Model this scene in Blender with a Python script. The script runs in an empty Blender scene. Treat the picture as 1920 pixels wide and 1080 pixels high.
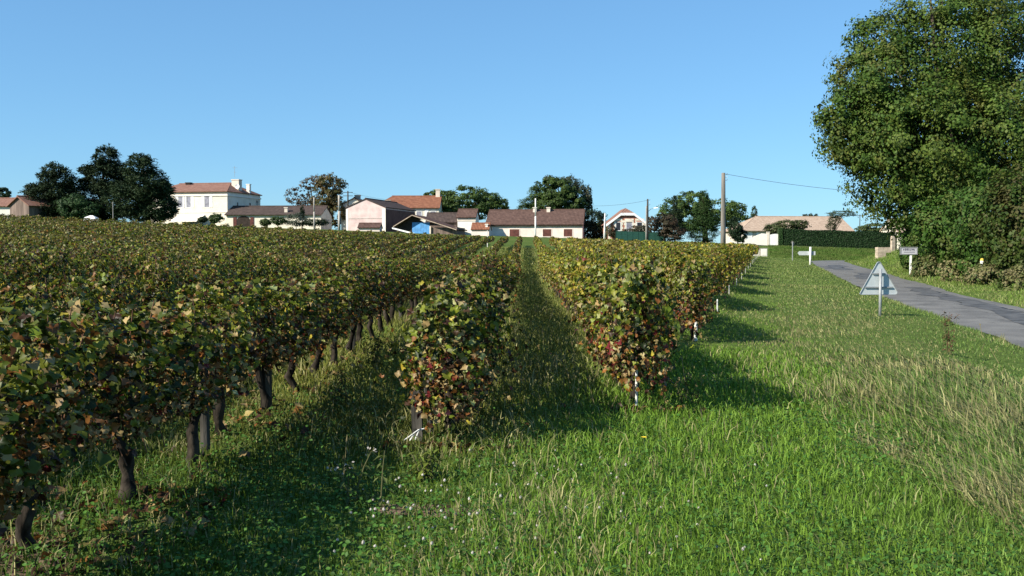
import bpy, math, random
import numpy as np
from mathutils import Vector, Matrix

random.seed(7)
RNG = np.random.default_rng(11)
SC = bpy.context.scene
COL = SC.collection

# ------------------------------------------------------------------ camera, sky, sun, exposure
EYE = 1.7
FPX = 1844.0                      # focal length in photo pixels (1920 wide)
PITCH = math.atan(70.0 / FPX)     # camera looks slightly down
cam = bpy.data.cameras.new('camera')
cam.sensor_width = 36.0
cam.lens = 36.0 * FPX / 1920.0
cam.clip_start = 0.05
cam.clip_end = 4000.0
cam_o = bpy.data.objects.new('camera', cam)
COL.objects.link(cam_o)
cam_o.location = (0, 0, EYE)
cam_o.rotation_euler = (math.pi / 2 - PITCH, 0, 0)
SC.camera = cam_o

SUN_EL = math.radians(35.0)
SUN_TRAVEL = Vector((0.845, 0.535, 0)).normalized()      # ground direction the light travels in
sun_az = math.atan2(-SUN_TRAVEL.x, -SUN_TRAVEL.y)        # azimuth of the sun seen from the scene (from +Y, towards +X)
world = bpy.data.worlds.new('World')
SC.world = world
world.use_nodes = True
wn = world.node_tree
sky = wn.nodes.new('ShaderNodeTexSky')
sky.sky_type = 'NISHITA'
sky.sun_disc = False
sky.sun_elevation = SUN_EL
sky.sun_rotation = sun_az
sky.altitude = 0
sky.air_density = 1.0
sky.dust_density = 0.0
sky.ozone_density = 5.0
# the photograph's own tone curve on the whole sky: flatter gradient, clearer blue
sky_gamma = wn.nodes.new('ShaderNodeGamma'); sky_gamma.inputs['Gamma'].default_value = 0.60
sky_tint = wn.nodes.new('ShaderNodeMix'); sky_tint.data_type = 'RGBA'; sky_tint.blend_type = 'MULTIPLY'; sky_tint.inputs[0].default_value = 1.0
sky_tint.inputs[7].default_value = (0.555, 0.90, 1.17, 1)
wn.links.new(sky.outputs[0], sky_gamma.inputs['Color'])
wn.links.new(sky_gamma.outputs[0], sky_tint.inputs[6])
wn.nodes['Background'].inputs['Strength'].default_value = 0.15
wn.links.new(sky_tint.outputs[2], wn.nodes['Background'].inputs['Color'])

sun = bpy.data.lights.new('sun', 'SUN')
sun.energy = 5.0
sun.angle = math.radians(0.55)
sun.color = (1.0, 0.925, 0.79)
sun_o = bpy.data.objects.new('sun', sun)
COL.objects.link(sun_o)
ldir = Vector((SUN_TRAVEL.x * math.cos(SUN_EL), SUN_TRAVEL.y * math.cos(SUN_EL), -math.sin(SUN_EL)))
sun_o.rotation_euler = ldir.to_track_quat('-Z', 'Y').to_euler()
sun_o.location = (-60, -30, 60)

SC.view_settings.view_transform = 'Standard'
SC.view_settings.look = 'None'
SC.view_settings.gamma = 1.0
SC.view_settings.use_curve_mapping = False
SC.view_settings.exposure = 0.84
SC.cycles.max_bounces = 6
SC.cycles.diffuse_bounces = 3
SC.cycles.transmission_bounces = 4
SC.cycles.glossy_bounces = 2
SC.cycles.transparent_max_bounces = 4

# ------------------------------------------------------------------ helpers
def at(u, v, d):
    """World point at depth d (metres north of the camera) that lies on photo pixel (u, v)."""
    x = (u - 960.0) / FPX
    yu = -(v - 540.0) / FPX
    dy = math.cos(PITCH) + yu * math.sin(PITCH)
    dz = -math.sin(PITCH) + yu * math.cos(PITCH)
    return Vector((x / dy * d, d, EYE + dz / dy * d))

def tag(o, label=None, cat=None, group=None, kind=None):
    if label: o['label'] = label
    if cat: o['category'] = cat
    if group: o['group'] = group
    if kind: o['kind'] = kind
    return o

def empty(name, loc, rz=0.0):
    o = bpy.data.objects.new(name, None)
    COL.objects.link(o)
    o.location = loc
    o.rotation_euler = (0, 0, rz)
    o.empty_display_size = 0.3
    return o

def link(name, me, parent=None):
    o = bpy.data.objects.new(name, me)
    COL.objects.link(o)
    if parent is not None: o.parent = parent
    return o

def np_mesh(name, V, F, mat, C=None, smooth=False):
    """V (n,3); F (m,k) equal-sided faces; C (n,3) point colours."""
    V = np.asarray(V, dtype=np.float32); F = np.asarray(F, dtype=np.int32)
    me = bpy.data.meshes.new(name)
    me.vertices.add(len(V))
    me.vertices.foreach_set('co', V.ravel())
    k = F.shape[1]
    me.loops.add(F.size)
    me.loops.foreach_set('vertex_index', F.ravel())
    me.polygons.add(len(F))
    me.polygons.foreach_set('loop_start', np.arange(0, F.size, k, dtype=np.int32))
    if smooth:
        me.polygons.foreach_set('use_smooth', np.ones(len(F), dtype=bool))
    if C is not None:
        a = me.color_attributes.new('Col', 'FLOAT_COLOR', 'POINT')
        c4 = np.ones((len(V), 4), dtype=np.float32)
        c4[:, :3] = C
        a.data.foreach_set('color', c4.ravel())
    if mat: me.materials.append(mat)
    me.update(calc_edges=True)
    me.validate()
    return me

class MB:
    def __init__(s): s.v = []; s.f = []
    def add(s, vs, fs):
        b = len(s.v)
        s.v += [tuple(p) for p in vs]
        s.f += [tuple(i + b for i in f) for f in fs]
        return s
    def box(s, x0, y0, z0, x1, y1, z1):
        return s.add([(x0,y0,z0),(x1,y0,z0),(x1,y1,z0),(x0,y1,z0),(x0,y0,z1),(x1,y0,z1),(x1,y1,z1),(x0,y1,z1)],
              [(0,3,2,1),(4,5,6,7),(0,1,5,4),(1,2,6,5),(2,3,7,6),(3,0,4,7)])
    def slab(s, pts, t):
        """Prism of a planar polygon, thickness t below its face normal."""
        P = [Vector(p) for p in pts]
        n = (P[1] - P[0]).cross(P[2] - P[0]).normalized()
        Q = [p - n * t for p in P]
        k = len(P)
        return s.add(P + Q, [tuple(range(k)), tuple(range(2*k-1, k-1, -1))] + [(i, i+k, (i+1) % k + k, (i+1) % k) for i in range(k)])
    def tube(s, pts, rad, n=8, cap=True):
        P = [Vector(p) for p in pts]
        rings = []
        for i, p in enumerate(P):
            t = (P[min(i+1, len(P)-1)] - P[max(i-1, 0)])
            t = t.normalized() if t.length > 1e-9 else Vector((0,0,1))
            a = Vector((1,0,0)) if abs(t.x) < 0.8 else Vector((0,1,0))
            u = t.cross(a).normalized(); w = t.cross(u)
            r = rad[i] if hasattr(rad, '__len__') else rad
            rings.append([p + (u*math.cos(2*math.pi*j/n) + w*math.sin(2*math.pi*j/n))*r for j in range(n)])
        vs = [q for r in rings for q in r]; fs = []
        for i in range(len(P)-1):
            for j in range(n):
                k = (j+1) % n
                fs.append((i*n+j, (i+1)*n+j, (i+1)*n+k, i*n+k))
        if cap:
            fs.append(tuple(range(n))); fs.append(tuple(range(len(P)*n-1, (len(P)-1)*n-1, -1)))
        return s.add(vs, fs)
    def mesh(s, name, mat, smooth=False, bevel=0.0):
        me = bpy.data.meshes.new(name)
        me.from_pydata(s.v, [], s.f)
        me.validate(); me.update()
        if smooth:
            for p in me.polygons: p.use_smooth = True
        if mat: me.materials.append(mat)
        return me
    def build(s, name, mat, parent=None, smooth=False):
        return link(name, s.mesh(name, mat, smooth), parent)

# smooth value noise in numpy
_LAT = RNG.random((256, 256)).astype(np.float32)
def noise2(x, y, sc, seed=0):
    x = np.asarray(x, dtype=np.float64) / sc + 31.7 * seed + 1000; y = np.asarray(y, dtype=np.float64) / sc + 17.3 * seed + 1000
    xi = np.floor(x).astype(int); yi = np.floor(y).astype(int)
    fx = x - xi; fy = y - yi
    fx = fx*fx*(3-2*fx); fy = fy*fy*(3-2*fy)
    a = _LAT[xi & 255, yi & 255]; b = _LAT[(xi+1) & 255, yi & 255]
    c = _LAT[xi & 255, (yi+1) & 255]; d = _LAT[(xi+1) & 255, (yi+1) & 255]
    return (a*(1-fx)+b*fx)*(1-fy) + (c*(1-fx)+d*fx)*fy
def ss(a, b, x):
    t = np.clip((np.asarray(x, dtype=np.float64) - a) / (b - a), 0, 1)
    return t*t*(3-2*t)

# ------------------------------------------------------------------ materials
def new_mat(name):
    m = bpy.data.materials.new(name); m.use_nodes = True
    return m, m.node_tree, m.node_tree.nodes['Principled BSDF']

def plain(name, col, rough=0.8, var=0.15, scale=3.0, bump=0.0, spec=0.3, metal=0.0, col2=None, detail=6.0, sx=1.0):
    """Procedural surface: two-scale noise between two tones of one colour, optional relief."""
    m, nt, b = new_mat(name)
    tc = nt.nodes.new('ShaderNodeTexCoord'); mp = nt.nodes.new('ShaderNodeMapping')
    mp.inputs['Scale'].default_value = (1, 1, sx)
    nt.links.new(tc.outputs['Object'], mp.inputs['Vector'])
    n = nt.nodes.new('ShaderNodeTexNoise'); n.inputs['Scale'].default_value = scale; n.inputs['Detail'].default_value = detail
    nt.links.new(mp.outputs[0], n.inputs['Vector'])
    r = nt.nodes.new('ShaderNodeValToRGB')
    c1 = [c*(1-var) for c in col]; c2 = list(col2) if col2 else [min(1, c*(1+var)) for c in col]
    r.color_ramp.elements[0].position = 0.35; r.color_ramp.elements[0].color = (*c1, 1)
    r.color_ramp.elements[1].position = 0.65; r.color_ramp.elements[1].color = (*c2, 1)
    nt.links.new(n.outputs['Fac'], r.inputs[0])
    nt.links.new(r.outputs[0], b.inputs['Base Color'])
    b.inputs['Roughness'].default_value = rough
    b.inputs['Specular IOR Level'].default_value = spec
    b.inputs['Metallic'].default_value = metal
    if bump:
        bp = nt.nodes.new('ShaderNodeBump'); bp.inputs['Strength'].default_value = bump; bp.inputs['Distance'].default_value = 0.03
        nt.links.new(n.outputs['Fac'], bp.inputs['Height']); nt.links.new(bp.outputs[0], b.inputs['Normal'])
    return m

def leaf_mat(name, trans=0.3, rough=0.5, spec=0.35):
    """Leaves: colour attribute, slight random change per object, light shining through."""
    m, nt, b = new_mat(name)
    a = nt.nodes.new('ShaderNodeAttribute'); a.attribute_name = 'Col'
    oi = nt.nodes.new('ShaderNodeObjectInfo')
    hsv = nt.nodes.new('ShaderNodeHueSaturation')
    mr = nt.nodes.new('ShaderNodeMapRange'); mr.inputs['To Min'].default_value = 0.78; mr.inputs['To Max'].default_value = 1.18
    nt.links.new(oi.outputs['Random'], mr.inputs['Value']); nt.links.new(mr.outputs[0], hsv.inputs['Value'])
    nt.links.new(a.outputs['Color'], hsv.inputs['Color'])
    nt.links.new(hsv.outputs[0], b.inputs['Base Color'])
    b.inputs['Roughness'].default_value = rough
    b.inputs['Specular IOR Level'].default_value = spec
    t = nt.nodes.new('ShaderNodeBsdfTranslucent')
    nt.links.new(hsv.outputs[0], t.inputs['Color'])
    mx = nt.nodes.new('ShaderNodeMixShader'); mx.inputs[0].default_value = trans
    nt.links.new(b.outputs[0], mx.inputs[1]); nt.links.new(t.outputs[0], mx.inputs[2])
    nt.links.new(mx.outputs[0], nt.nodes['Material Output'].inputs['Surface'])
    return m

M_VINE = leaf_mat('vine leaf', 0.32, 0.45, 0.22)
M_TREE = leaf_mat('tree leaf', 0.24, 0.55, 0.15)
M_NEEDLE = leaf_mat('needle leaf', 0.08, 0.7, 0.15)
M_GRASS = leaf_mat('grass blade', 0.28, 0.5, 0.16)
M_FLOWER = leaf_mat('petal', 0.2, 0.7, 0.1)
M_BARK = plain('vine bark', (0.020, 0.016, 0.013), 0.95, 0.5, 14, 0.8, 0.1, col2=(0.060, 0.050, 0.040), sx=0.25)
M_SHOOT = plain('vine shoot', (0.13, 0.065, 0.035), 0.8, 0.3, 20)
M_TRUNK = plain('tree bark', (0.07, 0.055, 0.042), 0.95, 0.4, 5, 0.8, 0.1, sx=0.3)
M_STAKE = plain('weathered stake', (0.045, 0.043, 0.038), 0.95, 0.4, 18, 0.6, 0.1, col2=(0.10, 0.094, 0.083), sx=0.15)
M_WHITEPOST = plain('white paint', (0.62, 0.62, 0.58), 0.6, 0.15, 8, col2=(0.78, 0.78, 0.75))
M_GREYPOST = plain('dull white paint', (0.36, 0.36, 0.33), 0.8, 0.2, 8)
M_WHITE = plain('clean white paint', (0.78, 0.78, 0.76), 0.55, 0.04, 2)
M_CONC = plain('concrete', (0.33, 0.31, 0.28), 0.9, 0.2, 3, 0.3)
M_POLE = plain('grey wood pole', (0.17, 0.155, 0.135), 0.9, 0.3, 6, 0.3, sx=0.1)
M_DARKPOLE = plain('dark wood pole', (0.05, 0.045, 0.04), 0.9, 0.3, 6, 0.3, sx=0.1)
M_METAL = plain('galvanised steel', (0.27, 0.285, 0.29), 0.5, 0.12, 14, metal=0.25, spec=0.5)
M_SIGNBACK = plain('grey sign back', (0.46, 0.50, 0.51), 0.5, 0.06, 5, metal=0.1, spec=0.4)
M_WIRE = plain('cable', (0.03, 0.03, 0.03), 0.7, 0.1)
M_GLASS = plain('window glass', (0.035, 0.04, 0.05), 0.15, 0.2, 0.8, spec=0.6)
M_CURTAIN = plain('curtained glass', (0.25, 0.25, 0.29), 0.3, 0.25, 2.0, spec=0.5)
M_DARK = plain('dark timber', (0.035, 0.025, 0.02), 0.9, 0.3, 2)
M_REDWOOD = plain('red brown timber', (0.10, 0.035, 0.028), 0.85, 0.3, 2)
M_CREAM = plain('cream stone', (0.70, 0.64, 0.52), 0.9, 0.08, 0.7, col2=(0.78, 0.72, 0.60))
M_PALE = plain('pale render', (0.62, 0.55, 0.46), 0.9, 0.10, 0.8)
M_PINK = plain('pink render', (0.54, 0.41, 0.39), 0.92, 0.10, 0.9, col2=(0.62, 0.50, 0.47))
M_PINKPALE = plain('rosy pale render', (0.70, 0.60, 0.53), 0.92, 0.10, 0.8)
M_WHITEWALL = plain('white render', (0.74, 0.70, 0.62), 0.9, 0.06, 1.0)
M_BARN = plain('grey barn boards', (0.16, 0.12, 0.10), 0.95, 0.35, 2.5, sx=0.1)
M_BRICK = plain('red brick', (0.36, 0.14, 0.09), 0.9, 0.25, 6)
M_BLUE = plain('blue paint', (0.085, 0.27, 0.55), 0.6, 0.18, 1.5)
M_GREENMESH = plain('green fence', (0.012, 0.060, 0.045), 0.7, 0.2, 5)
M_TAN = plain('sandy stone', (0.42, 0.34, 0.26), 0.95, 0.25, 3, 0.4)
M_YELLOW = plain('yellow cap', (0.75, 0.5, 0.08), 0.6, 0.1)
M_INK = plain('dark lettering', (0.05, 0.05, 0.08), 0.7, 0.1)
M_RED = plain('red border', (0.45, 0.12, 0.10), 0.7, 0.1)
M_LAMP = plain('lamp housing', (0.75, 0.76, 0.78), 0.4, 0.05)

def roof_mat(name, c1, c2, c3, rot=0.0):
    """Canal tiles: mottled tile tones plus fine ribs running down the slope."""
    m, nt, b = new_mat(name)
    tc = nt.nodes.new('ShaderNodeTexCoord')
    n = nt.nodes.new('ShaderNodeTexNoise'); n.inputs['Scale'].default_value = 1.6; n.inputs['Detail'].default_value = 9; n.inputs['Roughness'].default_value = 0.75
    nt.links.new(tc.outputs['Object'], n.inputs['Vector'])
    r = nt.nodes.new('ShaderNodeValToRGB')
    r.color_ramp.elements[0].position = 0.32; r.color_ramp.elements[0].color = (*c1, 1)
    r.color_ramp.elements[1].position = 0.70; r.color_ramp.elements[1].color = (*c3, 1)
    e = r.color_ramp.elements.new(0.52); e.color = (*c2, 1)
    nt.links.new(n.outputs['Fac'], r.inputs[0])
    nt.links.new(r.outputs[0], b.inputs['Base Color'])
    mp = nt.nodes.new('ShaderNodeMapping'); mp.inputs['Rotation'].default_value = (0, 0, rot)
    nt.links.new(tc.outputs['Object'], mp.inputs['Vector'])
    w = nt.nodes.new('ShaderNodeTexWave'); w.inputs['Scale'].default_value = 1.4; w.inputs['Distortion'].default_value = 0.4
    nt.links.new(mp.outputs[0], w.inputs['Vector'])
    bp = nt.nodes.new('ShaderNodeBump'); bp.inputs['Strength'].default_value = 0.7; bp.inputs['Distance'].default_value = 0.06
    nt.links.new(w.outputs['Fac'], bp.inputs['Height']); nt.links.new(bp.outputs[0], b.inputs['Normal'])
    b.inputs['Roughness'].default_value = 0.9; b.inputs['Specular IOR Level'].default_value = 0.15
    return m
M_ROOF_OR = roof_mat('faded orange tiles', (0.165, 0.088, 0.068), (0.235, 0.125, 0.092), (0.30, 0.185, 0.14))
M_ROOF_RED = roof_mat('orange tiles', (0.15, 0.065, 0.042), (0.225, 0.095, 0.055), (0.29, 0.145, 0.09))
M_ROOF_BR = roof_mat('brown tiles', (0.062, 0.038, 0.031), (0.105, 0.063, 0.051), (0.155, 0.098, 0.078))
M_ROOF_DK = roof_mat('dark tiles', (0.045, 0.034, 0.030), (0.075, 0.055, 0.048), (0.12, 0.085, 0.072))
M_ROOF_PK = roof_mat('pale pink tiles', (0.30, 0.22, 0.165), (0.40, 0.30, 0.225), (0.48, 0.38, 0.30))

# ------------------------------------------------------------------ terrain and road
ROAD_C = [(5.0,-60),(7.6,-20),(8.9,0),(10.2,10),(12.0,19),(14.9,32),(16.4,39),(18.1,46),(21.2,58),(25.1,73),(29.0,88),(32.4,100),(35.6,111),(39.8,119),(47,123.5),(58,125.5),(75,126.5),(110,127.5),(160,128)]
HW = 1.8
def resample(P, step):
    P = np.array(P, float)
    # Catmull-Rom through the points, then even spacing
    Q = np.vstack([2*P[0]-P[1], P, 2*P[-1]-P[-2]])
    out = []
    for i in range(1, len(Q)-2):
        t = np.linspace(0, 1, 24, endpoint=False)[:, None]
        a, b, c, d = Q[i-1], Q[i], Q[i+1], Q[i+2]
        out.append(0.5*((2*b)+(c-a)*t+(2*a-5*b+4*c-d)*t**2+(3*b-a-3*c+d)*t**3))
    out = np.vstack(out + [P[-1:]])
    s = np.concatenate([[0], np.cumsum(np.linalg.norm(np.diff(out, axis=0), axis=1))])
    q = np.arange(0, s[-1], step)
    return np.stack([np.interp(q, s, out[:, 0]), np.interp(q, s, out[:, 1])], 1)
RC = resample(ROAD_C, 0.8)
RT = np.gradient(RC, axis=0); RT /= np.linalg.norm(RT, axis=1)[:, None]
RN = np.stack([RT[:, 1], -RT[:, 0]], 1)       # to the right of travel

def base_h(x, y):
    x = np.asarray(x, float); y = np.asarray(y, float)
    xc = np.clip(x, -110, 75)
    yc = np.clip(y, -80, 185)
    z = 0.018*yc - 0.035*xc
    z = z + 1.15*ss(124, 143, y)
    z = z - 0.82*ss(13, 42, y)*(1-ss(54, 110, y))*(1-ss(-2, 7, x))      # shallow hollow below the far slope
    z = z - 0.02*np.clip(y-185, 0, 500)
    z = z + (noise2(x, y, 6.0, 3)-0.5)*0.10*ss(3, 12, y)
    return z
def road_z(i): return base_h(RC[i, 0], RC[i, 1]) - 0.22
RZ = road_z(np.arange(len(RC)))
RZ = np.convolve(np.pad(RZ, 6, mode='edge'), np.ones(13)/13, mode='valid')

def road_sd(x, y):
    """Signed distance to the road's centre line (right positive) and nearest centre index, in chunks."""
    x = np.asarray(x, float).ravel(); y = np.asarray(y, float).ravel()
    S = np.full(len(x), 999.0); I = np.zeros(len(x), int)
    for a in range(0, len(x), 4000):
        dx = x[a:a+4000, None]-RC[None, :, 0]; dy = y[a:a+4000, None]-RC[None, :, 1]
        d2 = dx*dx+dy*dy
        i = d2.argmin(1); k = np.arange(len(i))
        d = np.sqrt(d2[k, i])
        sgn = np.sign(dx[k, i]*RN[i, 0]+dy[k, i]*RN[i, 1])
        S[a:a+4000] = d*sgn; I[a:a+4000] = i
    return S, I

def full_h(x, y):
    sh = np.shape(x)
    x = np.asarray(x, float).ravel(); y = np.asarray(y, float).ravel()
    z = base_h(x, y)
    s, i = road_sd(x, y)
    rz = RZ[i]
    ry = RC[i, 1]
    bankr = (0.35+0.75*ss(70, 92, ry))*ss(HW+0.8, HW+5.5, s)*(1-ss(102, 112, ry)*ss(60, 75, x))
    lip = 0.10*ss(25, 38, ry)*(1-ss(60, 80, ry))*np.exp(-((s+HW+0.7)/0.8)**2)
    ditch = -0.22*np.exp(-((s+HW+1.5)/0.55)**2)*(1-ss(16, 24, ry))*ss(2, 6, ry)
    z = z + bankr + lip + ditch
    a = np.abs(s)
    w = ss(HW-0.05, HW+1.3, a)
    side = rz*(1-w)+z*w
    z = np.where(a < HW+1.3, side, z)
    z = np.where(a < HW-0.15, rz-0.15, z)
    return z.reshape(sh)

def ax(*segs):
    out = []
    for a, b, st in segs: out.append(np.arange(a, b-1e-6, st))
    return np.concatenate(out + [[segs[-1][1]]])
XS = ax((-900,-120,60), (-120,-8,2.5), (-8,62,0.6), (62,130,3), (130,900,55))
YS = ax((-60,1,3), (1,145,0.6), (145,200,2.5), (200,700,40), (700,2600,190))
GX, GY = np.meshgrid(XS, YS, indexing='ij')
GZ = full_h(GX, GY)
def H(x, y):
    """Height of the terrain sheet itself (bilinear on its grid)."""
    x = np.asarray(x, float); y = np.asarray(y, float)
    i = np.clip(np.searchsorted(XS, x)-1, 0, len(XS)-2); j = np.clip(np.searchsorted(YS, y)-1, 0, len(YS)-2)
    fx = (x-XS[i])/(XS[i+1]-XS[i]); fy = (y-YS[j])/(YS[j+1]-YS[j])
    return (GZ[i,j]*(1-fx)+GZ[i+1,j]*fx)*(1-fy)+(GZ[i,j+1]*(1-fx)+GZ[i+1,j+1]*fx)*fy
def gz(x, y): return float(H(x, y))

m, nt, b = new_mat('meadow ground')
tc = nt.nodes.new('ShaderNodeTexCoord')
def nz(scale, detail=5.0):
    n = nt.nodes.new('ShaderNodeTexNoise'); n.inputs['Scale'].default_value = scale; n.inputs['Detail'].default_value = detail
    nt.links.new(tc.outputs['Object'], n.inputs['Vector']); return n
def ramp(n, stops):
    r = nt.nodes.new('ShaderNodeValToRGB')
    while len(r.color_ramp.elements) < len(stops): r.color_ramp.elements.new(0.5)
    for e, (p, c) in zip(r.color_ramp.elements, stops): e.position = p; e.color = (*c, 1)
    nt.links.new(n.outputs['Fac'], r.inputs[0]); return r
ra = ramp(nz(0.35, 6), [(0.3, (0.055,0.095,0.018)), (0.5, (0.080,0.125,0.026)), (0.7, (0.125,0.140,0.042))])
rb = ramp(nz(9.0, 8), [(0.3, (0.035,0.055,0.014)), (0.6, (0.085,0.125,0.030)), (0.8, (0.14,0.15,0.055))])
mx = nt.nodes.new('ShaderNodeMix'); mx.data_type = 'RGBA'; mx.inputs[0].default_value = 0.55
nt.links.new(ra.outputs[0], mx.inputs[6]); nt.links.new(rb.outputs[0], mx.inputs[7])
nt.links.new(mx.outputs[2], b.inputs['Base Color'])
b.inputs['Roughness'].default_value = 1.0; b.inputs['Specular IOR Level'].default_value = 0.05
bp = nt.nodes.new('ShaderNodeBump'); bp.inputs['Strength'].default_value = 0.8; bp.inputs['Distance'].default_value = 0.05
nt.links.new(nz(14, 8).outputs['Fac'], bp.inputs['Height']); nt.links.new(bp.outputs[0], b.inputs['Normal'])
M_GROUND = m

nx, ny = len(XS), len(YS)
idx = np.arange(nx*ny).reshape(nx, ny)
gf = np.stack([idx[:-1,:-1].ravel(), idx[1:,:-1].ravel(), idx[1:,1:].ravel(), idx[:-1,1:].ravel()], 1)
ground = link('ground', np_mesh('ground', np.stack([GX.ravel(), GY.ravel(), GZ.ravel()], 1), gf, M_GROUND, smooth=True))
tag(ground, 'gently sloping grassy ground under the vineyard and verge', kind='structure')

# road sheet
m, nt, b = new_mat('worn asphalt')
tc = nt.nodes.new('ShaderNodeTexCoord')
ra = ramp(nz(0.9, 6), [(0.3, (0.105,0.105,0.101)), (0.5, (0.152,0.150,0.144)), (0.7, (0.195,0.192,0.18))])
rb = ramp(nz(60, 4), [(0.25, (0.6,0.6,0.6)), (0.8, (1.25,1.22,1.2))])
mx = nt.nodes.new('ShaderNodeMix'); mx.data_type = 'RGBA'; mx.blend_type = 'MULTIPLY'; mx.inputs[0].default_value = 1.0
vo = nt.nodes.new('ShaderNodeTexVoronoi'); vo.feature = 'DISTANCE_TO_EDGE'; vo.inputs['Scale'].default_value = 0.45
dn = nt.nodes.new('ShaderNodeTexNoise'); dn.inputs['Scale'].default_value = 1.6; dn.inputs['Detail'].default_value = 6
vm = nt.nodes.new('ShaderNodeVectorMath'); vm.operation = 'MULTIPLY_ADD'; vm.inputs[1].default_value = (1.3, 1.3, 0)
nt.links.new(tc.outputs['Object'], dn.inputs['Vector']); nt.links.new(dn.outputs['Color'], vm.inputs[0]); nt.links.new(tc.outputs['Object'], vm.inputs[2]); nt.links.new(vm.outputs[0], vo.inputs['Vector'])
cr = nt.nodes.new('ShaderNodeValToRGB'); cr.color_ramp.elements[0].position = 0.0; cr.color_ramp.elements[0].color = (.45,.45,.45,1); cr.color_ramp.elements[1].position = 0.014; cr.color_ramp.elements[1].color = (1,1,1,1)
nt.links.new(vo.outputs['Distance'], cr.inputs[0])
m2 = nt.nodes.new('ShaderNodeMix'); m2.data_type = 'RGBA'; m2.blend_type = 'MULTIPLY'; m2.inputs[0].default_value = 0.8
nt.links.new(ra.outputs[0], mx.inputs[6]); nt.links.new(rb.outputs[0], mx.inputs[7]); nt.links.new(mx.outputs[2], m2.inputs[6]); nt.links.new(cr.outputs[0], m2.inputs[7]); nt.links.new(m2.outputs[2], b.inputs['Base Color'])
b.inputs['Roughness'].default_value = 0.85; b.inputs['Specular IOR Level'].default_value = 0.3
bp = nt.nodes.new('ShaderNodeBump'); bp.inputs['Strength'].default_value = 0.4; bp.inputs['Distance'].default_value = 0.01
nt.links.new(nz(80, 4).outputs['Fac'], bp.inputs['Height']); nt.links.new(bp.outputs[0], b.inputs['Normal'])
M_ROAD = m
M_PATCH = plain('fresh tar', (0.055, 0.057, 0.060), 0.8, 0.2, 2.2, 0.2, 0.3, col2=(0.115,0.115,0.115), detail=10)

def strip(name, i0, i1, s0, s1, lift, mat, rag=0.0, seed=1):
    n = i1-i0
    k = 7
    V = []
    for j in range(k):
        t = j/(k-1)
        off = s0+(s1-s0)*t
        jit = 0.0
        if j in (0, k-1): jit = (noise2(np.arange(i0, i1), np.zeros(n)+j, 2.0, seed)-0.5)*2*rag + (noise2(np.arange(i0, i1), np.zeros(n)+j, 9.0, seed+4)-0.5)*2*rag
        o = off+jit
        V.append(np.stack([RC[i0:i1,0]+RN[i0:i1,0]*o, RC[i0:i1,1]+RN[i0:i1,1]*o, RZ[i0:i1]+lift+0.03*(1-(np.clip(o, -HW, HW)/HW)**2)], 1))
    V = np.concatenate(V); ix = np.arange(k*n).reshape(k, n)
    F = np.stack([ix[:-1,:-1].ravel(), ix[1:,:-1].ravel(), ix[1:,1:].ravel(), ix[:-1,1:].ravel()], 1)
    return link(name, np_mesh(name, V, F, mat, smooth=True))
nR = len(RC)
tag(strip('road', 0, nR, -HW, HW, 0.0, M_ROAD, 0.15), 'narrow worn grey asphalt country road', kind='structure')
def ri(y): return int(np.abs(RC[:,1]-y).argmin())
tag(strip('road_patch', ri(-20), ri(47), 0.15, 1.3, 0.006, M_PATCH, 0.35, 3), 'dark band of newer tar along the far lane of the road', kind='structure')
tag(strip('road_patch', ri(56), ri(68), -0.3, 0.9, 0.006, M_PATCH, 0.5, 5), 'dark tar repair on the road past the triangular sign', kind='structure')
tag(strip('road_patch', ri(73), ri(90), -0.9, 0.3, 0.006, M_PATCH, 0.6, 8), 'dark tar repair where the road begins to bend', kind='structure')

# bare earth by the nearest vines
M_SOIL = plain('dry brown soil', (0.10, 0.065, 0.042), 1.0, 0.45, 9, 0.8, 0.05, col2=(0.19, 0.135, 0.095))
for cx_, cy_, rx_, ry_, lb in ((-2.75, 4.75, .62, .55, 'bare brown earth under the nearest vine'), (-.52, 5.95, .34, .13, 'small patch of dark bare earth in the lane')):
    V, F = [(cx_, cy_, gz(cx_, cy_)+.012)], []
    for rr in (1, 2, 3):
        for q in range(20):
            a = q*2*math.pi/20; f_ = rr/3*(1+.35*(float(noise2(q*1.7, rr*.1+cx_, 1.5, 60))-.5))
            x_, y_ = cx_+rx_*f_*math.cos(a), cy_+ry_*f_*math.sin(a)
            V.append((x_, y_, gz(x_, y_)+.012-(.010 if rr == 3 else 0)))
    for q in range(20):
        p = (q+1) % 20
        F.append((0, 1+q, 1+p))
        for rr in (0, 1): F.append((1+rr*20+q, 21+rr*20+q, 21+rr*20+p, 1+rr*20+p))
    tag(MB().add(V, F).build('soil', M_SOIL, smooth=True), lb, kind='structure')

# footpath in front of the hedge and garden wall
mb = MB()
for k in range(40):
    x0 = 22+k*2.0; x1 = x0+2.0
    y0, y1 = 142.2, 144.6
    mb.add([(x0,y0,gz(x0,y0)+.05),(x1,y0,gz(x1,y0)+.05),(x1,y1,gz(x1,y1)+.05),(x0,y1,gz(x0,y1)+.05)], [(0,1,2,3)])
tag(mb.build('path', plain('pale gravel path', (0.30,0.27,0.23), 0.95, 0.2, 4)), 'pale gravel path in front of the hedge', kind='structure')

# ------------------------------------------------------------------ vines
ROWDIR = 0.0136
ROW_X = {-1: -2.42, 0: -0.66, 1: 1.12, 2: 2.86}
def row_x0(k):
    if k in ROW_X: return ROW_X[k]
    return 2.86+1.72*(k-2) if k > 2 else -2.42-1.78*(-1-k)
def row_near(k):
    x = row_x0(k)+ROWDIR*10
    if k >= 1: return 10.05+(x-1.26)/0.248
    if k == 0: return 8.3
    return 0.87 if k == -1 else -3.0
def row_far(k):
    return 107.0+1.0*((k*7) % 3) if k >= 1 else 127.0+0.22*(-k)
def row_h(k): return 1.24 if k == 0 else (1.38 if k >= 1 else 1.14)

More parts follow.
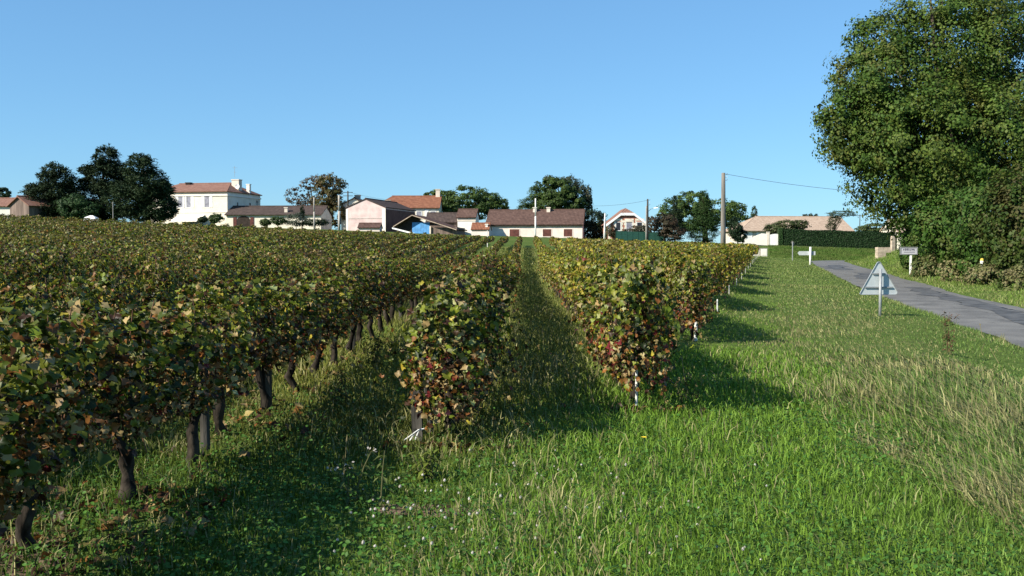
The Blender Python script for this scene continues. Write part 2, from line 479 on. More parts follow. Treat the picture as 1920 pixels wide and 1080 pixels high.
PAL = {  # leaf albedos
 'dark': (0.018,0.030,0.005), 'mid': (0.072,0.092,0.010), 'lime': (0.165,0.190,0.020), 'yellow': (0.36,0.29,0.035), 'pale': (0.27,0.28,0.11),
 'tan': (0.33,0.245,0.105), 'brown': (0.055,0.028,0.014), 'rust': (0.21,0.090,0.024), 'red': (0.15,0.020,0.020), 'plum': (0.050,0.016,0.020)}
PN = list(PAL); PC = np.array([PAL[p] for p in PN])
def pal_pick(n, w, rng):
    w = np.array([w.get(p, 0.0) for p in PN]); w = w/w.sum()
    i = rng.choice(len(PN), size=n, p=w)
    return PC[i]*rng.uniform(0.78, 1.22, (n, 1))*rng.uniform(0.92, 1.08, (n, 3)), i
MIX = {
 'left_top': dict(dark=1.4, mid=3.6, lime=3.6, yellow=.5, pale=.5, tan=1.3, rust=1.1, brown=1.0),
 'left_low': dict(dark=2, mid=1.0, lime=.3, yellow=.2, pale=.5, tan=3.0, rust=2.8, brown=2.4, red=.25),
 'right_top': dict(dark=.4, mid=2.0, lime=6.6, yellow=3.0, pale=.6, tan=1.1, rust=.6, brown=.5, red=.04),
 'right_low': dict(dark=.9, mid=1.8, lime=1.8, yellow=.8, pale=.5, tan=1.7, rust=1.4, brown=1.8, red=.3, plum=.1),
 'end_top': dict(dark=2.4, mid=3.4, lime=3.0, yellow=.3, pale=.8, tan=1.2, rust=.5, brown=.7),
 'end_low': dict(dark=1.4, mid=.9, lime=.4, yellow=.2, pale=.4, tan=2.1, rust=2.6, red=.6, plum=.25, brown=2.4)}

def leaf_template(detail):
    if detail == 2:     # five-lobed vine leaf, fan of 11 triangles
        pol = [(-90,.25),(-60,.74),(-38,.84),(-14,.74),(12,.98),(48,.80),(90,1.10),(132,.80),(168,.98),(194,.74),(218,.84),(240,.74)]
        P = [(0,0,0)]
        for a, r in pol:
            x, y = r*math.cos(math.radians(a)), r*math.sin(math.radians(a))
            P.append((x, y, -0.20*r*r + 0.16*math.sin(math.radians(a*3+40))*r + 0.42*abs(x)))
        F = [(0, i, i+1 if i < 12 else 1) for i in range(1, 13)]
        return np.array(P)*0.5, np.array(F)
    if detail == 1:     # folded six-sided leaf
        P = [(0,-.35,0),(.62,-.22,.16),(.45,.35,.06),(0,.62,-.14),(-.45,.35,.06),(-.62,-.22,.16)]
        return np.array(P)*0.85, np.array([(0,1,2),(0,2,3),(0,3,4),(0,4,5)])
    P = [(0,-.5,0),(.42,0,-.08),(0,.5,0),(-.42,0,-.08)]
    return np.array(P), np.array([(0,1,2),(0,2,3)])

def frames(nrm, tip):
    n = nrm/np.linalg.norm(nrm, axis=1)[:, None]
    t = tip-(tip*n).sum(1)[:, None]*n
    t /= np.linalg.norm(t, axis=1)[:, None]+1e-9
    return np.cross(t, n), t, n
def place_leaves(c, nrm, tip, size, T, F):
    """Batch of leaves: template T, F at centres c with frames."""
    x, t, n = frames(nrm, tip)
    s = np.asarray(size)[:, None, None]
    V = c[:, None, :]+s*(T[None,:,0:1]*x[:,None,:]+T[None,:,1:2]*t[:,None,:]+T[None,:,2:3]*n[:,None,:])
    k = len(T)
    FF = (F[None]+(np.arange(len(c))*k)[:, None, None]).reshape(-1, F.shape[1])
    return V.reshape(-1, 3), FF
def rep(C, k): return np.repeat(C, k, axis=0)

def vine_points(n, L, zlo, ztop, rng, bulge=1.0, end=0, stray=.05, dome=1.0):
    """Leaf centres and normals of one vine: x across the row, y along it, z up."""
    y = rng.uniform(-L/2, L/2, n)
    t = rng.beta(1.25, 1.05, n)
    lump = 0.75+0.5*noise2(y*1.0+rng.uniform(0, 90), t*1.2, 0.28, 5)
    z = zlo+(ztop-zlo)*t
    top = 0.24*(noise2(y+rng.uniform(0, 50), y*0, 0.20, 8)-0.5)
    z = z+top*t*t
    half = (0.13+0.225*np.sin(np.clip(t, 0, 1)*math.pi*0.80+0.25))*lump*bulge
    side = rng.choice([-1, 1], n)
    q = rng.uniform(0.03, 1.0, n)**.8
    x = side*half*q
    z = z-0.20*(np.abs(x)/.30)**2*t*dome
    # a few stray shoots
    st = rng.random(n) < stray
    x = np.where(st, x*1.7, x); z = np.where(st & (t > .6), z+rng.uniform(0, .16, n), z)
    # leaf piles up into small bunches along the shoots
    k_ = max(1, n//9); b_ = rng.integers(0, k_, n); pull = rng.uniform(0, .55, n)
    x, y, z = x+(x[b_]-x)*pull*(abs(x-x[b_]) < .22)*(abs(y-y[b_]) < .2)*(abs(z-z[b_]) < .2), y, z
    nr = np.stack([side*(0.25+0.7*q)*(1-0.55*t**3)+rng.normal(0, .45, n), rng.normal(0, .65, n), 0.30+0.55*t**3+rng.normal(0, .55, n)], 1)
    if end:
        e = np.abs(y) > L*0.30
        nr[:, 1] += np.where(e, end*1.0*(y*end > 0), 0)
    tip = np.stack([side*0.35+rng.normal(0, .5, n), rng.normal(0, .65, n), -0.8+rng.normal(0, .5, n)], 1)
    return np.stack([x, y, z], 1), nr, tip, t

VL = 1.08
def vine_foliage(kind, seed, n, detail, smin, smax):
    rng = np.random.default_rng(seed)
    zlo = {'left': .46, 'right': .38, 'end': .20}[kind]
    c, nr, tip, t = vine_points(n, VL*1.12, zlo, 1.30, rng, {'left': .92, 'right': .92, 'end': .95}[kind])
    if kind == 'end':     # leaves closing the row's end faces
        m = 760
        c2, n2, t2, tt2 = vine_points(m, .5, zlo, 1.30, rng, .85)
        e = rng.choice([-1, 1], m)
        c2[:, 1] = e*(VL*.52+rng.uniform(-.05, .22, m)); n2[:, 1] += e*1.1
        c = np.concatenate([c, c2]); nr = np.concatenate([nr, n2]); tip = np.concatenate([tip, t2]); t = np.concatenate([t, tt2]); n += m
    lowm = t+rng.normal(0, .16, n) < (0.52 if kind == 'left' else 0.48)
    key = {'left': 'left', 'right': 'right', 'end': 'end'}[kind]
    ca, _ = pal_pick(n, MIX[key+'_top'], rng); cb, _ = pal_pick(n, MIX[key+'_low'], rng)
    C = np.where(lowm[:, None], cb, ca)
    size = rng.uniform(smin, smax, n)*np.where(lowm, .85, 1.0)
    T, F = leaf_template(detail)
    T = T.copy()
    V, FF = place_leaves(c, nr, tip, size, T, F)
    # crumple each leaf a little
    V += rng.normal(0, .004, V.shape)
    return np_mesh('foliage', V, FF, M_VINE, rep(C, len(T)))

def vine_trunk(seed):
    rng = random.Random(seed)
    mb = MB()
    pts = []; rad = []
    x = y = 0.0
    for i in range(9):
        z = -0.06+i*0.085
        pts.append((x, y, z)); rad.append((0.058 if i == 0 else 0.047-0.0022*i)*rng.uniform(.74, 1.32))
        x += rng.uniform(-.034, .034); y += rng.uniform(-.040, .040)
    mb.tube(pts, rad, 8)
    top = pts[-1]
    for sgn in (-1, 1):
        arm = [top, (top[0]+rng.uniform(-.03,.03), top[1]+sgn*.16, top[2]+.06), (top[0]+rng.uniform(-.03,.03), top[1]+sgn*.36, top[2]+.08), (top[0], top[1]+sgn*.5, top[2]+.07)]
        mb.tube(arm, [.036,.027,.020,.012], 6)
    return mb.mesh('trunk', M_BARK, True), top
def vine_shoots(seed, kind):
    rng = random.Random(seed+900)
    mb = MB()
    for i in range(9):
        y = rng.uniform(-.5, .5); x = rng.uniform(-.05, .05); z = .66
        dx = rng.uniform(-.16, .16); dy = rng.uniform(-.12, .12); h = rng.uniform(.45, .74)
        mb.tube([(x,y,z),(x+dx*.4,y+dy*.4,z+h*.5),(x+dx,y+dy,z+h)], [.006,.005,.003], 4, False)
    for i in range(4):
        y = rng.uniform(-.5, .5); x = rng.uniform(-.05, .05)
        dx = rng.choice([-1,1])*rng.uniform(.15,.34)
        mb.tube([(x,y,.62),(x+dx*.6,y,.66),(x+dx,y+.05,.40)], [.005,.004,.003], 4, False)
    return mb.mesh('shoots', M_SHOOT)

TRUNKS = [vine_trunk(40+i)[0] for i in range(10)]
SHOOTS = [vine_shoots(70+i, 'l') for i in range(5)]
FOL = {k: [vine_foliage(k, 100+i*7+j*31, 1500 if k == 'end' else (1300 if k == 'left' else 1500), 2, .042, .080) for i in range(9 if k != 'end' else 4)] for j, k in enumerate(('left', 'right', 'end'))}
# single leaves for the nearest vines
LEAVES = {}
T2, F2 = leaf_template(2)
for p in PN:
    lst = []
    for q in range(3):
        rng = np.random.default_rng(hash(p) % 1000 if False else (PN.index(p)*17+q))
        V = T2.copy(); V[:, 2] *= rng.uniform(.5, 1.7); V[:, 0] *= rng.uniform(.85, 1.1)
        V += rng.normal(0, .03, V.shape)
        C = np.tile(np.array(PAL[p])*rng.uniform(.75, 1.3), (len(V), 1))
        lst.append(np_mesh('leaf', V, F2, M_VINE, C))
    LEAVES[p] = lst

# every vine position of both blocks, nearest kept as things
allv = []
for k in range(-75, 21):
    y = row_near(k); n = 0
    while y < row_far(k):
        if y > -1:
            x = row_x0(k)+ROWDIR*y
            lim = 0.56*max(y, 0)+3.5
            if -lim-3.0 < x < lim: allv.append((k, n, x+random.uniform(-.05, .05), y))
        y += 1.02+random.uniform(-.06, .06); n += 1
def rank(v):
    k, n, x, y = v
    d = math.hypot(x, y)
    pen = 1.0
    if k <= -2: pen = 1.7+0.12*(-2-k)           # only their tops show
    if k >= 2: pen = 1.35 if n > 3 else 1.0
    if abs(x) > 0.53*y+0.6: pen *= 2.2
    return d*pen
allv.sort(key=rank)
NEAR, FAR = allv[:290], allv[290:]

ORD = ['first','second','third','fourth','fifth','sixth','seventh','eighth','ninth','tenth','eleventh','twelfth','thirteenth','fourteenth','fifteenth','sixteenth','seventeenth','eighteenth','nineteenth','twentieth']
ORD += [t+'-'+o for t in ('twenty', 'thirty', 'forty', 'fifty') for o in ORD[:9]]
ROWNAME = {-1: 'shaded left row', 0: 'row ending at the dark stake', 1: 'red-flecked row by the lane', 2: 'row at the short white post'}
_vis = {}
for v in sorted(NEAR, key=lambda v: v[3]):
    if abs(v[2]) < .525*v[3]: _vis.setdefault(v[0], []).append(v[1])
def vine_label(k, n):
    seen = _vis.get(k, [])
    i = seen.index(n) if n in seen else None
    if k in ROWNAME:
        desc = {-1: 'green and brown', 0: 'rust-bottomed green', 1: 'yellow-green', 2: 'yellowing green'}[k]
        if i is None: return f'{desc} vine of the {ROWNAME[k]}, past the edge of view'
        return f'{desc} vine, {ORD[i]} from the near end of the {ROWNAME[k]}'
    if k > 2:
        if n == 0: return f'yellowing end vine of the {ORD[k-3]} row beyond the short white post'
        return f'yellowing vine, {ORD[n]} from the verge in the {ORD[k-3]} row beyond the white post'
    if i is None: return f'green vine of the {ORD[-2-k]} row behind the shaded left row, past the edge of view'
    return f'green vine top, {ORD[i]} from the left in the {ORD[-2-k]} row behind the shaded row'
NEARKEY = set((v[0], v[1]) for v in NEAR)

leafy = {}
cnt = 0
for (k, n, x, y) in NEAR:
    z = gz(x, y)
    root = empty('grape_vine', (x, y, z), (0 if random.random() < .5 else math.pi)+random.uniform(-.06, .06)-math.atan(ROWDIR))
    root.scale = (random.uniform(.92, 1.1)*(.80 if k <= -2 else 1.0), 1.0, row_h(k)/1.30*random.uniform(.95, 1.06))
    tag(root, vine_label(k, n), 'grape vine', {-1: 'vines of the shaded left row', 0: 'vines of the middle row', 1: 'vines right of the grass lane', 2: 'vines of the white post row'}.get(k, 'vines of the right-hand rows' if k > 2 else 'vines behind the left row'))
    t = link('trunk', TRUNKS[random.randrange(10)], root)
    t.rotation_euler.z = random.uniform(-.4, .4)
    kind = 'left' if k <= 0 else 'right'
    if (k == 0 and n < 2) or (k == 1 and n < 2) or (k == 2 and n < 1): kind = 'end'
    f = link('foliage', random.choice(FOL[kind]), root); f['kind'] = 'stuff'
    if y < 40 and not (n < 2 and k in (0, 1, 2)): s = link('shoots', random.choice(SHOOTS), root); s['kind'] = 'stuff'
    # on the nearest vines every large outer leaf is a piece of its own
    d = math.hypot(x, y)
    if (k == -1 and 3.6 < y < 9.5) or (k == 0 and n < 4) or (k == 1 and n < 3) or (k == 2 and n < 1):
        nl = 150 if d < 9 else 110
        rng = np.random.default_rng(5000+cnt); cnt += 1
        c, nr, tip, tt = vine_points(nl*2, VL*1.08, {'left': .44, 'right': .38, 'end': .26}[kind], 1.34, rng, 1.0)
        far = np.abs(c[:, 0])+0.3*tt
        keep = np.argsort(-far)[:nl]
        c, nr, tip, tt = c[keep], nr[keep], tip[keep], tt[keep]
        low = tt+rng.normal(0, .16, nl) < .42
        key = kind
        _, ia = pal_pick(nl, MIX[key+'_top'], rng); _, ib = pal_pick(nl, MIX[key+'_low'], rng)
        X, Tt, N = frames(nr, tip)
        for q in range(nl):
            p = PN[ib[q] if low[q] else ia[q]]
            o = bpy.data.objects.new('leaf', LEAVES[p][q % 3])
            COL.objects.link(o); o.parent = root
            R = Matrix((X[q], Tt[q], N[q])).transposed().to_4x4()
            s = float(rng.uniform(.050, .088))
            if k == 1 and n == 0 and c[q][2] > .5 and c[q][2] < 1.0 and q % 5 == 0:
                o.data = LEAVES['red'][q % 3]; s *= 1.25
            o.matrix_local = Matrix.Translation(c[q].tolist()) @ R @ Matrix.Scale(s, 4)

# the rest of the vineyard: one mass of leaves and trunks
def vine_mass():
    Vs, Fs, Cs = [], [], []
    base = 0
    rng = np.random.default_rng(77)
    T0, F0 = leaf_template(0); T1, F1 = leaf_template(1)
    tiers = [(0, 34, 300, T1, F1, .08, .135), (34, 60, 170, T0, F0, .115, .18), (60, 400, 74, T0, F0, .145, .235)]
    for lo, hi, nl, T, F, s0, s1 in tiers:
        sel = [v for v in FAR if lo <= math.hypot(v[2], v[3]) < hi]
        if not sel: continue
        K = np.array([v[0] for v in sel]); P = np.array([[v[2], v[3]] for v in sel])
        Z = H(P[:, 0], P[:, 1]); N = len(sel)
        hh = np.array([row_h(k) for k in K])*rng.uniform(.93, 1.07, N)
        c, nr, tip, t = vine_points(N*nl, VL*1.15, 0.30, 1.0, rng, {0: .9, 34: .74, 60: .66}[lo], stray=.03 if lo < 30 else .0, dome=.8)
        vi = np.repeat(np.arange(N), nl)
        zb = 0.28 if lo < 60 else 0.55
        c[:, 2] = zb+(c[:, 2]-0.30)/0.7*(hh[vi]-zb)
        right = K[vi] >= 1
        low = t+rng.normal(0, .16, N*nl) < .34
        a, _ = pal_pick(N*nl, MIX['left_top'], rng); b2, _ = pal_pick(N*nl, MIX['left_low'], rng)
        a2, _ = pal_pick(N*nl, MIX['right_top'], rng); b3, _ = pal_pick(N*nl, MIX['right_low'], rng)
        C = np.where(right[:, None], np.where(low[:, None], b3, a2), np.where(low[:, None], b2, a))
        # patches of the field turn yellow or brown together
        px, py = P[vi, 0]+c[:, 0], P[vi, 1]+c[:, 1]
        g1 = noise2(px, py, 7.0, 12)[:, None]; g2 = noise2(px, py, 2.2, 14)[:, None]
        yel = np.clip((g1-.55)*2.2, 0, .6)*np.where(right, 1.2, .55)[:, None]
        brn = np.clip((g2-.60)*2.0, 0, .5)
        C = C*(1-yel)+np.array([.20,.165,.035])*yel
        C = C*(1-brn)+np.array([.105,.062,.028])*brn
        c[:, 0] += P[vi, 0]; c[:, 1] += P[vi, 1]; c[:, 2] += Z[vi]
        V, FF = place_leaves(c, nr, tip, rng.uniform(s0, s1, N*nl), T, F)
        Vs.append(V); Fs.append(FF+base); Cs.append(rep(C, len(T))); base += len(V)
    V = np.concatenate(Vs); F = np.concatenate(Fs); C = np.concatenate(Cs)
    o = link('vineyard_rows', np_mesh('vineyard_rows', V, F, M_VINE, C))
    tag(o, 'green and yellowing vine rows running up the slope to the village', 'vineyard', kind='stuff')
    mb = MB()
    for (k, n, x, y) in FAR:
        if math.hypot(x, y) < 60:
            z = gz(x, y)
            mb.tube([(x,y,z-.05),(x+.02,y,z+.3),(x,y+.03,z+.62)], [.045,.036,.03], 5, False)
    q = mb.build('trunks', M_BARK, o); q['kind'] = 'stuff'
vine_mass()

# stakes and posts in the rows
def stake(name, x, y, h, r, mat, label, cat, group=None, tilt=(0, 0), square=False):
    z = gz(x, y)
    o = MB()
    if square:
        o.box(-r, -r*.45, -.15, r, r*.45, h*.97); o.box(-r*.9, -r*.40, h*.97, r*.7, r*.40, h)
    else:
        o.tube([(0,0,-.15),(0,0,h*.5),(0,0,h-.012),(0,0,h)], [r*1.05, r, r*.96, r*.7], 8)
    ob = o.build(name, mat)
    ob.location = (x, y, z); ob.rotation_euler = (tilt[0], tilt[1], random.uniform(-.3, .3))
    return tag(ob, label, cat, group)
p0 = (-.74, 7.92)
stake('wooden_stake', p0[0]-.02, p0[1], .42, .042, M_STAKE, 'dark square wooden stake at the foot of the middle vine row', 'stake', tilt=(.03, -.04), square=True)
stake('wooden_post', p0[0]+.07, p0[1]+.22, .85, .022, M_STAKE, 'thin grey leaning post against the middle row end vine', 'post', tilt=(.02, -.10))
for i, yy in enumerate((7.3, 9.05, 13.6, 18.8, 24)):
    stake('trellis_post', row_x0(-1)+ROWDIR*yy+.03, yy, .98, .048 if i == 1 else .036, M_STAKE, f'dark upright trellis post, {ORD[i]} along the shaded left row', 'post', 'trellis posts in the shaded left row', tilt=(random.uniform(-.03,.03), random.uniform(-.03,.03)))
mb = MB()
for a, b2 in (((-.09,-.06,.0),(.02,.0,.075)), ((.02,.0,.075),(.07,.01,.085)), ((.0,-.03,.0),(.03,.01,.08)), ((-.04,-.05,.0),(.0,0,.06))):
    mb.tube([a, b2], [.007, .005], 5)
o = mb.build('broken_twig', M_WHITEPOST); o.location = (p0[0]-.03, p0[1]-.14, gz(p0[0]-.03, p0[1]-.14)+.05)
tag(o, 'bleached white broken twig lying at the dark stake', 'twig')
# white posts at the right rows' ends
y1 = row_near(1)-.35; stake('white_post', row_x0(1)+ROWDIR*y1-.02, y1, .52, .013, M_WHITEPOST, 'slim white rod at the near end of the red-flecked row', 'post')
for k in range(2, 17):
    yy = row_near(k)-.30
    hgt = .33 if k == 2 else .30
    stake('white_post', row_x0(k)+ROWDIR*yy+.05, yy, hgt, .030 if k == 2 else .017, M_WHITEPOST if k < 4 else M_GREYPOST,
          'short stout white post ending the second row right of the lane' if k == 2 else f'white row-end post, {ORD[k-3]} beyond the short stout white post', 'post', 'white posts at the row ends along the verge')
for (u, v, d, hh, lab) in ((914, 437, 112, 1.9, 'thin white stake between the far vine row tops by orange roof'), (212, 408, 134, 3.4, 'tall thin pale post in front of the dark cedars')):
    p = at(u, v, d); z = gz(p.x, p.y)
    mb = MB().tube([(0,0,-.2),(0,0,hh*.5),(0,0,hh)], [.05,.048,.04], 8)
    if u == 212: mb.box(-.16,-.02,hh-.22,.04,.02,hh-.16)
    o = mb.build('white_stake', M_WHITEPOST if u == 914 else M_CONC); o.location = (p.x, p.y, z)
    tag(o, lab, 'post')

# ------------------------------------------------------------------ grass
def grass():
    rng = np.random.default_rng(5)
    N = 540000
    lo, hi = 3.0, 118.0
    a = 0.42
    u = rng.random(N)
    d = (lo**a+(hi**a-lo**a)*u)**(1/a)
    x = rng.uniform(-1, 1, N)*(0.60*d+2.0)
    # outside the vine block's canopy only its near lanes carry blades
    bound = 1.26+.248*(d-10.05)
    lane = (x < bound) & (d > 24) & (x < -4.2+ROWDIR*d)
    keep = ~lane
    lane_k = np.minimum(np.abs(x-(.24+ROWDIR*d)), np.minimum(np.abs(x-(-1.55+ROWDIR*d)), np.abs(x-(-3.3+ROWDIR*d))))
    keep &= ~((x < bound-1.0) & (d > 62) & ~((lane_k < .8) & (d < 112)))
    s, i = np.full(N, -99.0), None
    m_ = (x > 3)
    ss_, _ = road_sd(x[m_], d[m_]); s[m_] = ss_
    edge = HW+.12*(noise2(x, d, .6, 9)-.3)
    keep &= np.abs(s) > edge
    # bare spot under the nearest left vines
    bare = (x < -1.9-(d-5)*.0) & (d < 5.9) & (rng.random(N) < .55)
    keep &= ~bare
    x, d, s = x[keep], d[keep], s[keep]
    bound = 1.26+.248*(d-10.05)
    n = len(x)
    z = H(x, d)
    g1 = noise2(x, d, 1.4, 1); g2 = noise2(x, d, .35, 2); g3 = noise2(x, d, 4.5, 6)
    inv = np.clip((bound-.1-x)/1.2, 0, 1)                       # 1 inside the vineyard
    verge = np.exp(-((s+HW+3.5+.22*np.clip(12-d, 0, 8)+.9*(g3-.5))/(1.35+.05*np.clip(12-d, 0, 8)))**2)*(d < 40)*(1-.75*ss(20, 40, d))     # dry straw band before the road ditch
    rightside = (s > 0)
    straw = np.clip(verge*1.1+np.where(rightside, .5*np.exp(-((s-HW-.5)/.5)**2), 0)+(.16+.34*ss(.4, .75, g1))*inv+(.30*ss(.62, .85, g3)+.55*ss(.45, .75, noise2(x, d, 2.6, 71))*ss(11, 18, d)*(1-ss(45, 70, d)))*(1-inv), 0, 1)
    lush = np.array([.138,.238,.028]); deep = np.array([.085,.165,.018]); olive = np.array([.165,.152,.038]); dry = np.array([.30,.285,.125]); blue = np.array([.105,.160,.050])
    C = lush[None]*(1-g2[:, None]*.55)+deep[None]*(g2[:, None]*.55)
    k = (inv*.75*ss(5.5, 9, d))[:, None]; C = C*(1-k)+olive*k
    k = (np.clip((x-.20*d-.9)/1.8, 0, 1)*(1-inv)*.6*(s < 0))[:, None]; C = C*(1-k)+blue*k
    lane_shade = (inv*(1-ss(7.5, 11, d))*.45)[:, None]; C = C*(1-lane_shade)  # shade among the near vines, darkened into the blade colour
    straw = np.clip(straw+.09*(1-inv)*(.2+1.2*g1), 0, 1)
    isdry = rng.random(n) < straw*(.30+.45*ss(.3, .7, noise2(x, d, .8, 33)))
    C = np.where(isdry[:, None], dry*rng.uniform(.55, 1.15, (n, 1)), C)
    far_y = (ss(11, 40, d)*.45*(.4+.9*noise2(x, d, 3.0, 40)))[:, None]; C = C*(1-far_y)+np.array([.200,.235,.070])*far_y
    C = C*rng.uniform(.65, 1.35, (n, 1))
    h = rng.uniform(.04, .105, n)*(.45+1.35*g1)
    h = h*(1-.5*ss(10, 18, d)*(1-inv)*(s < -HW-.6))
    h = h*(1+.75*verge*(1-.7*ss(12, 20, d)))*(1+.12*inv*ss(6, 9, d))
    h = np.where(isdry & (rng.random(n) < .35), h*1.5, h)
    h = h*(1+ss(25, 70, d)*.5)
    h = np.where(s > HW+2.2, h*1.9, h)
    h = np.where(d < 5.5, np.minimum(h, .13), h)
    w = .0034*np.clip(d/6, .9, 9)**.85*rng.uniform(.7, 1.4, n)
    yaw = rng.uniform(0, 2*math.pi, n)
    lean = rng.uniform(.15, .95, n)*h*(1+.5*verge)
    dx, dy = np.cos(yaw), np.sin(yaw)
    # blades of the verge lean with the wind to the left
    dx = dx-.9*verge; 
    faceyaw = rng.uniform(-.9, .9, n)
    wx, wy = np.cos(faceyaw), np.sin(faceyaw)
    near = d < 15
    def col(v): return np.stack(v, 1)
    b0 = col([x-wx*w, d-wy*w, z-.01]); b1 = col([x+wx*w, d+wy*w, z-.01])
    mxx, myy, mz = x+dx*lean*.32, d+dy*lean*.32, z+h*.62
    m0 = col([mxx-wx*w*.75, myy-wy*w*.75, mz]); m1 = col([mxx+wx*w*.75, myy+wy*w*.75, mz])
    tp = col([x+dx*lean, d+dy*lean, z+h*(1-.18*lean/h)])
    nn = near.sum()
    V1 = np.stack([b0[near], b1[near], m0[near], m1[near], tp[near]], 1).reshape(-1, 3)
    o5 = (np.arange(nn)*5)[:, None, None]
    F1 = (np.array([[0,1,3],[0,3,2],[2,3,4]])[None]+o5).reshape(-1, 3)
    fr = ~near; nf = fr.sum()
    V2 = np.stack([b0[fr], b1[fr], tp[fr]], 1).reshape(-1, 3)
    F2_ = (np.array([[0,1,2]])[None]+(np.arange(nf)*3)[:, None, None]).reshape(-1, 3)+len(V1)
    V = np.concatenate([V1, V2]); F = np.concatenate([F1, F2_])
    CC = np.concatenate([rep(C[near], 5), rep(C[fr], 3)])
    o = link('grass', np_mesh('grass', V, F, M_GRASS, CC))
    tag(o, 'uncut green grass with dry straw along the verge', 'grass', kind='stuff')

    # the bank and cut grass across the road bend
    N = 60000
    x = rng.uniform(20, 80, N); d = rng.uniform(108, 142.2, N)
    s, _ = road_sd(x, d)
    keep = (np.abs(s) > HW+.2) & (x < .58*d) & (x > 29+.25*(d-110))
    x, d = x[keep], d[keep]; n = len(x); z = H(x, d)
    w = rng.uniform(.04, .09, n); h = rng.uniform(.10, .24, n); lx = rng.normal(0, .08, n)
    V = np.stack([np.stack([x-w, d, z-.02], 1), np.stack([x+w, d, z-.02], 1), np.stack([x+lx, d+rng.normal(0, .08, n), z+h], 1)], 1).reshape(-1, 3)
    g1 = noise2(x, d, 2.5, 50)[:, None]
    C = (np.array([.075,.150,.024])*(1-g1)+np.array([.135,.165,.045])*g1)*rng.uniform(.7, 1.3, (n, 1))
    o = link('grass', np_mesh('bank_grass', V, (np.arange(n)*3)[:, None]+np.array([[0,1,2]]), M_GRASS, rep(C, 3)))
    tag(o, 'bright green cut grass on the bank below the hedge', 'grass', kind='stuff')

    # clover and weed leaves low in the sward
    N = 90000
    d = (3.2**.3+(17**.3-3.2**.3)*rng.random(N))**(1/.3)
    x = rng.uniform(-1, 1, N)*(.58*d+1.5)
    s = np.full(N, -99.0); m_ = x > 3
    s[m_], _ = road_sd(x[m_], d[m_])
    bound = 1.26+.248*(d-10.05)
    pat = noise2(x, d, 1.1, 21)
    keep = (np.abs(s) > HW+.3) & (rng.random(N) < (ss(.28, .62, pat)+.10)*(1-ss(8, 16, d))) & (s < -HW-1.5)
    keep &= (rng.random(N) < np.where(x > bound, .9, np.where(d < 8, 1.0, .45)))
    x, d = x[keep], d[keep]; n = len(x)
    c = np.stack([x, d, H(x, d)+rng.uniform(.02, .085, n)], 1)
    nr = np.stack([rng.normal(0, .5, n), rng.normal(-.1, .5, n), np.full(n, 1.0)], 1)
    tip = rng.normal(0, 1, (n, 3)); tip[:, 2] *= .3
    C = np.array([.070,.165,.028])*rng.uniform(.5, 1.5, (n, 1))*np.array([1,1,1])
    T = np.array([(0,-.5,0),(.33,-.05,.06),(.25,.38,.0),(0,.5,-.05),(-.25,.38,0),(-.33,-.05,.06)]); Fq = np.array([(0,1,2),(0,2,3),(0,3,4),(0,4,5)])
    V, FF = place_leaves(c, nr, tip, rng.uniform(.013, .034, n)*np.clip(d/7, 1, 1.4), T, Fq)
    o = link('clover_leaves', np_mesh('clover_leaves', V, FF, M_GRASS, rep(C, 6)))
    tag(o, 'low clover and weed leaves among the grass', 'clover', kind='stuff')

    # straw stems and seed heads
    N = 3200
    d = (4.2**.2+(34**.2-4.2**.2)*rng.random(N))**(5)
    x = rng.uniform(-1, 1, N)*(.57*d+1)
    s = np.full(N, -99.0); m_ = x > 3
    s[m_], _ = road_sd(x[m_], d[m_])
    bound = 1.26+.248*(d-10.05)
    verge = np.exp(-((s+HW+3.4)/1.4)**2)
    pr = np.where(x < bound, .14*ss(5.5, 8, d), .04)+verge*.16*(d < 12)+np.where(s > HW+1.5, .9, 0)
    keep = (rng.random(N) < pr) & (np.abs(s) > HW+.3)
    x, d, s = x[keep], d[keep], s[keep]; n = len(x); z = H(x, d)
    h = rng.uniform(.16, .32, n)*np.where(s > HW, 1.5, 1)
    yaw = rng.uniform(0, 6.28, n); ln = h*rng.uniform(.15, .6, n)
    w = .0022*np.clip(d/6, 1, 5)
    tx, ty, tz = x+np.cos(yaw)*ln, d+np.sin(yaw)*ln, z+h
    hx, hy, hz = tx+np.cos(yaw)*ln*.25, ty+np.sin(yaw)*ln*.25, tz+h*.22
    V = np.stack([np.stack([x-w, d, z], 1), np.stack([x+w, d, z], 1), np.stack([tx+w*.6, ty, tz], 1), np.stack([tx-w*.6, ty, tz], 1),
                  np.stack([tx-w*2.4, ty, tz+h*.05], 1), np.stack([tx+w*2.4, ty, tz+h*.05], 1), np.stack([hx, hy, hz], 1)], 1).reshape(-1, 3)
    F = (np.array([[0,1,2],[0,2,3],[3,2,5],[3,5,4],[4,5,6]])[None]+(np.arange(n)*7)[:, None, None]).reshape(-1, 3)
    C = np.array([.30,.25,.12])*rng.uniform(.5, 1.3, (n, 1))
    o = link('seed_stems', np_mesh('seed_stems', V, F, M_GRASS, rep(C, 7)))
    tag(o, 'dry seeding grass stems standing above the grass', 'grass', kind='stuff')

    # fallen vine leaves
    n = 620
    kk = rng.choice([-1,-1,-1,0,0,1], n)
    y = rng.uniform(3.6, 15, n); y = np.where(kk == 0, np.maximum(y, 7.6), y); y = np.where(kk == 1, np.maximum(y, 9.6), y)
    x = np.array([row_x0(q) for q in kk])+ROWDIR*y+rng.normal(.1, .33, n)
    c = np.stack([x, y, H(x, y)+rng.uniform(.015, .06, n)], 1)
    nr = np.stack([rng.normal(0, .5, n), rng.normal(0, .5, n), np.ones(n)], 1); tip = rng.normal(0, 1, (n, 3))
    m_ = 260
    x2 = rng.uniform(-3.1, -1.7, m_); y2 = rng.uniform(4.3, 6.2, m_)
    c2 = np.stack([x2, y2, H(x2, y2)+rng.uniform(.01, .05, m_)], 1)
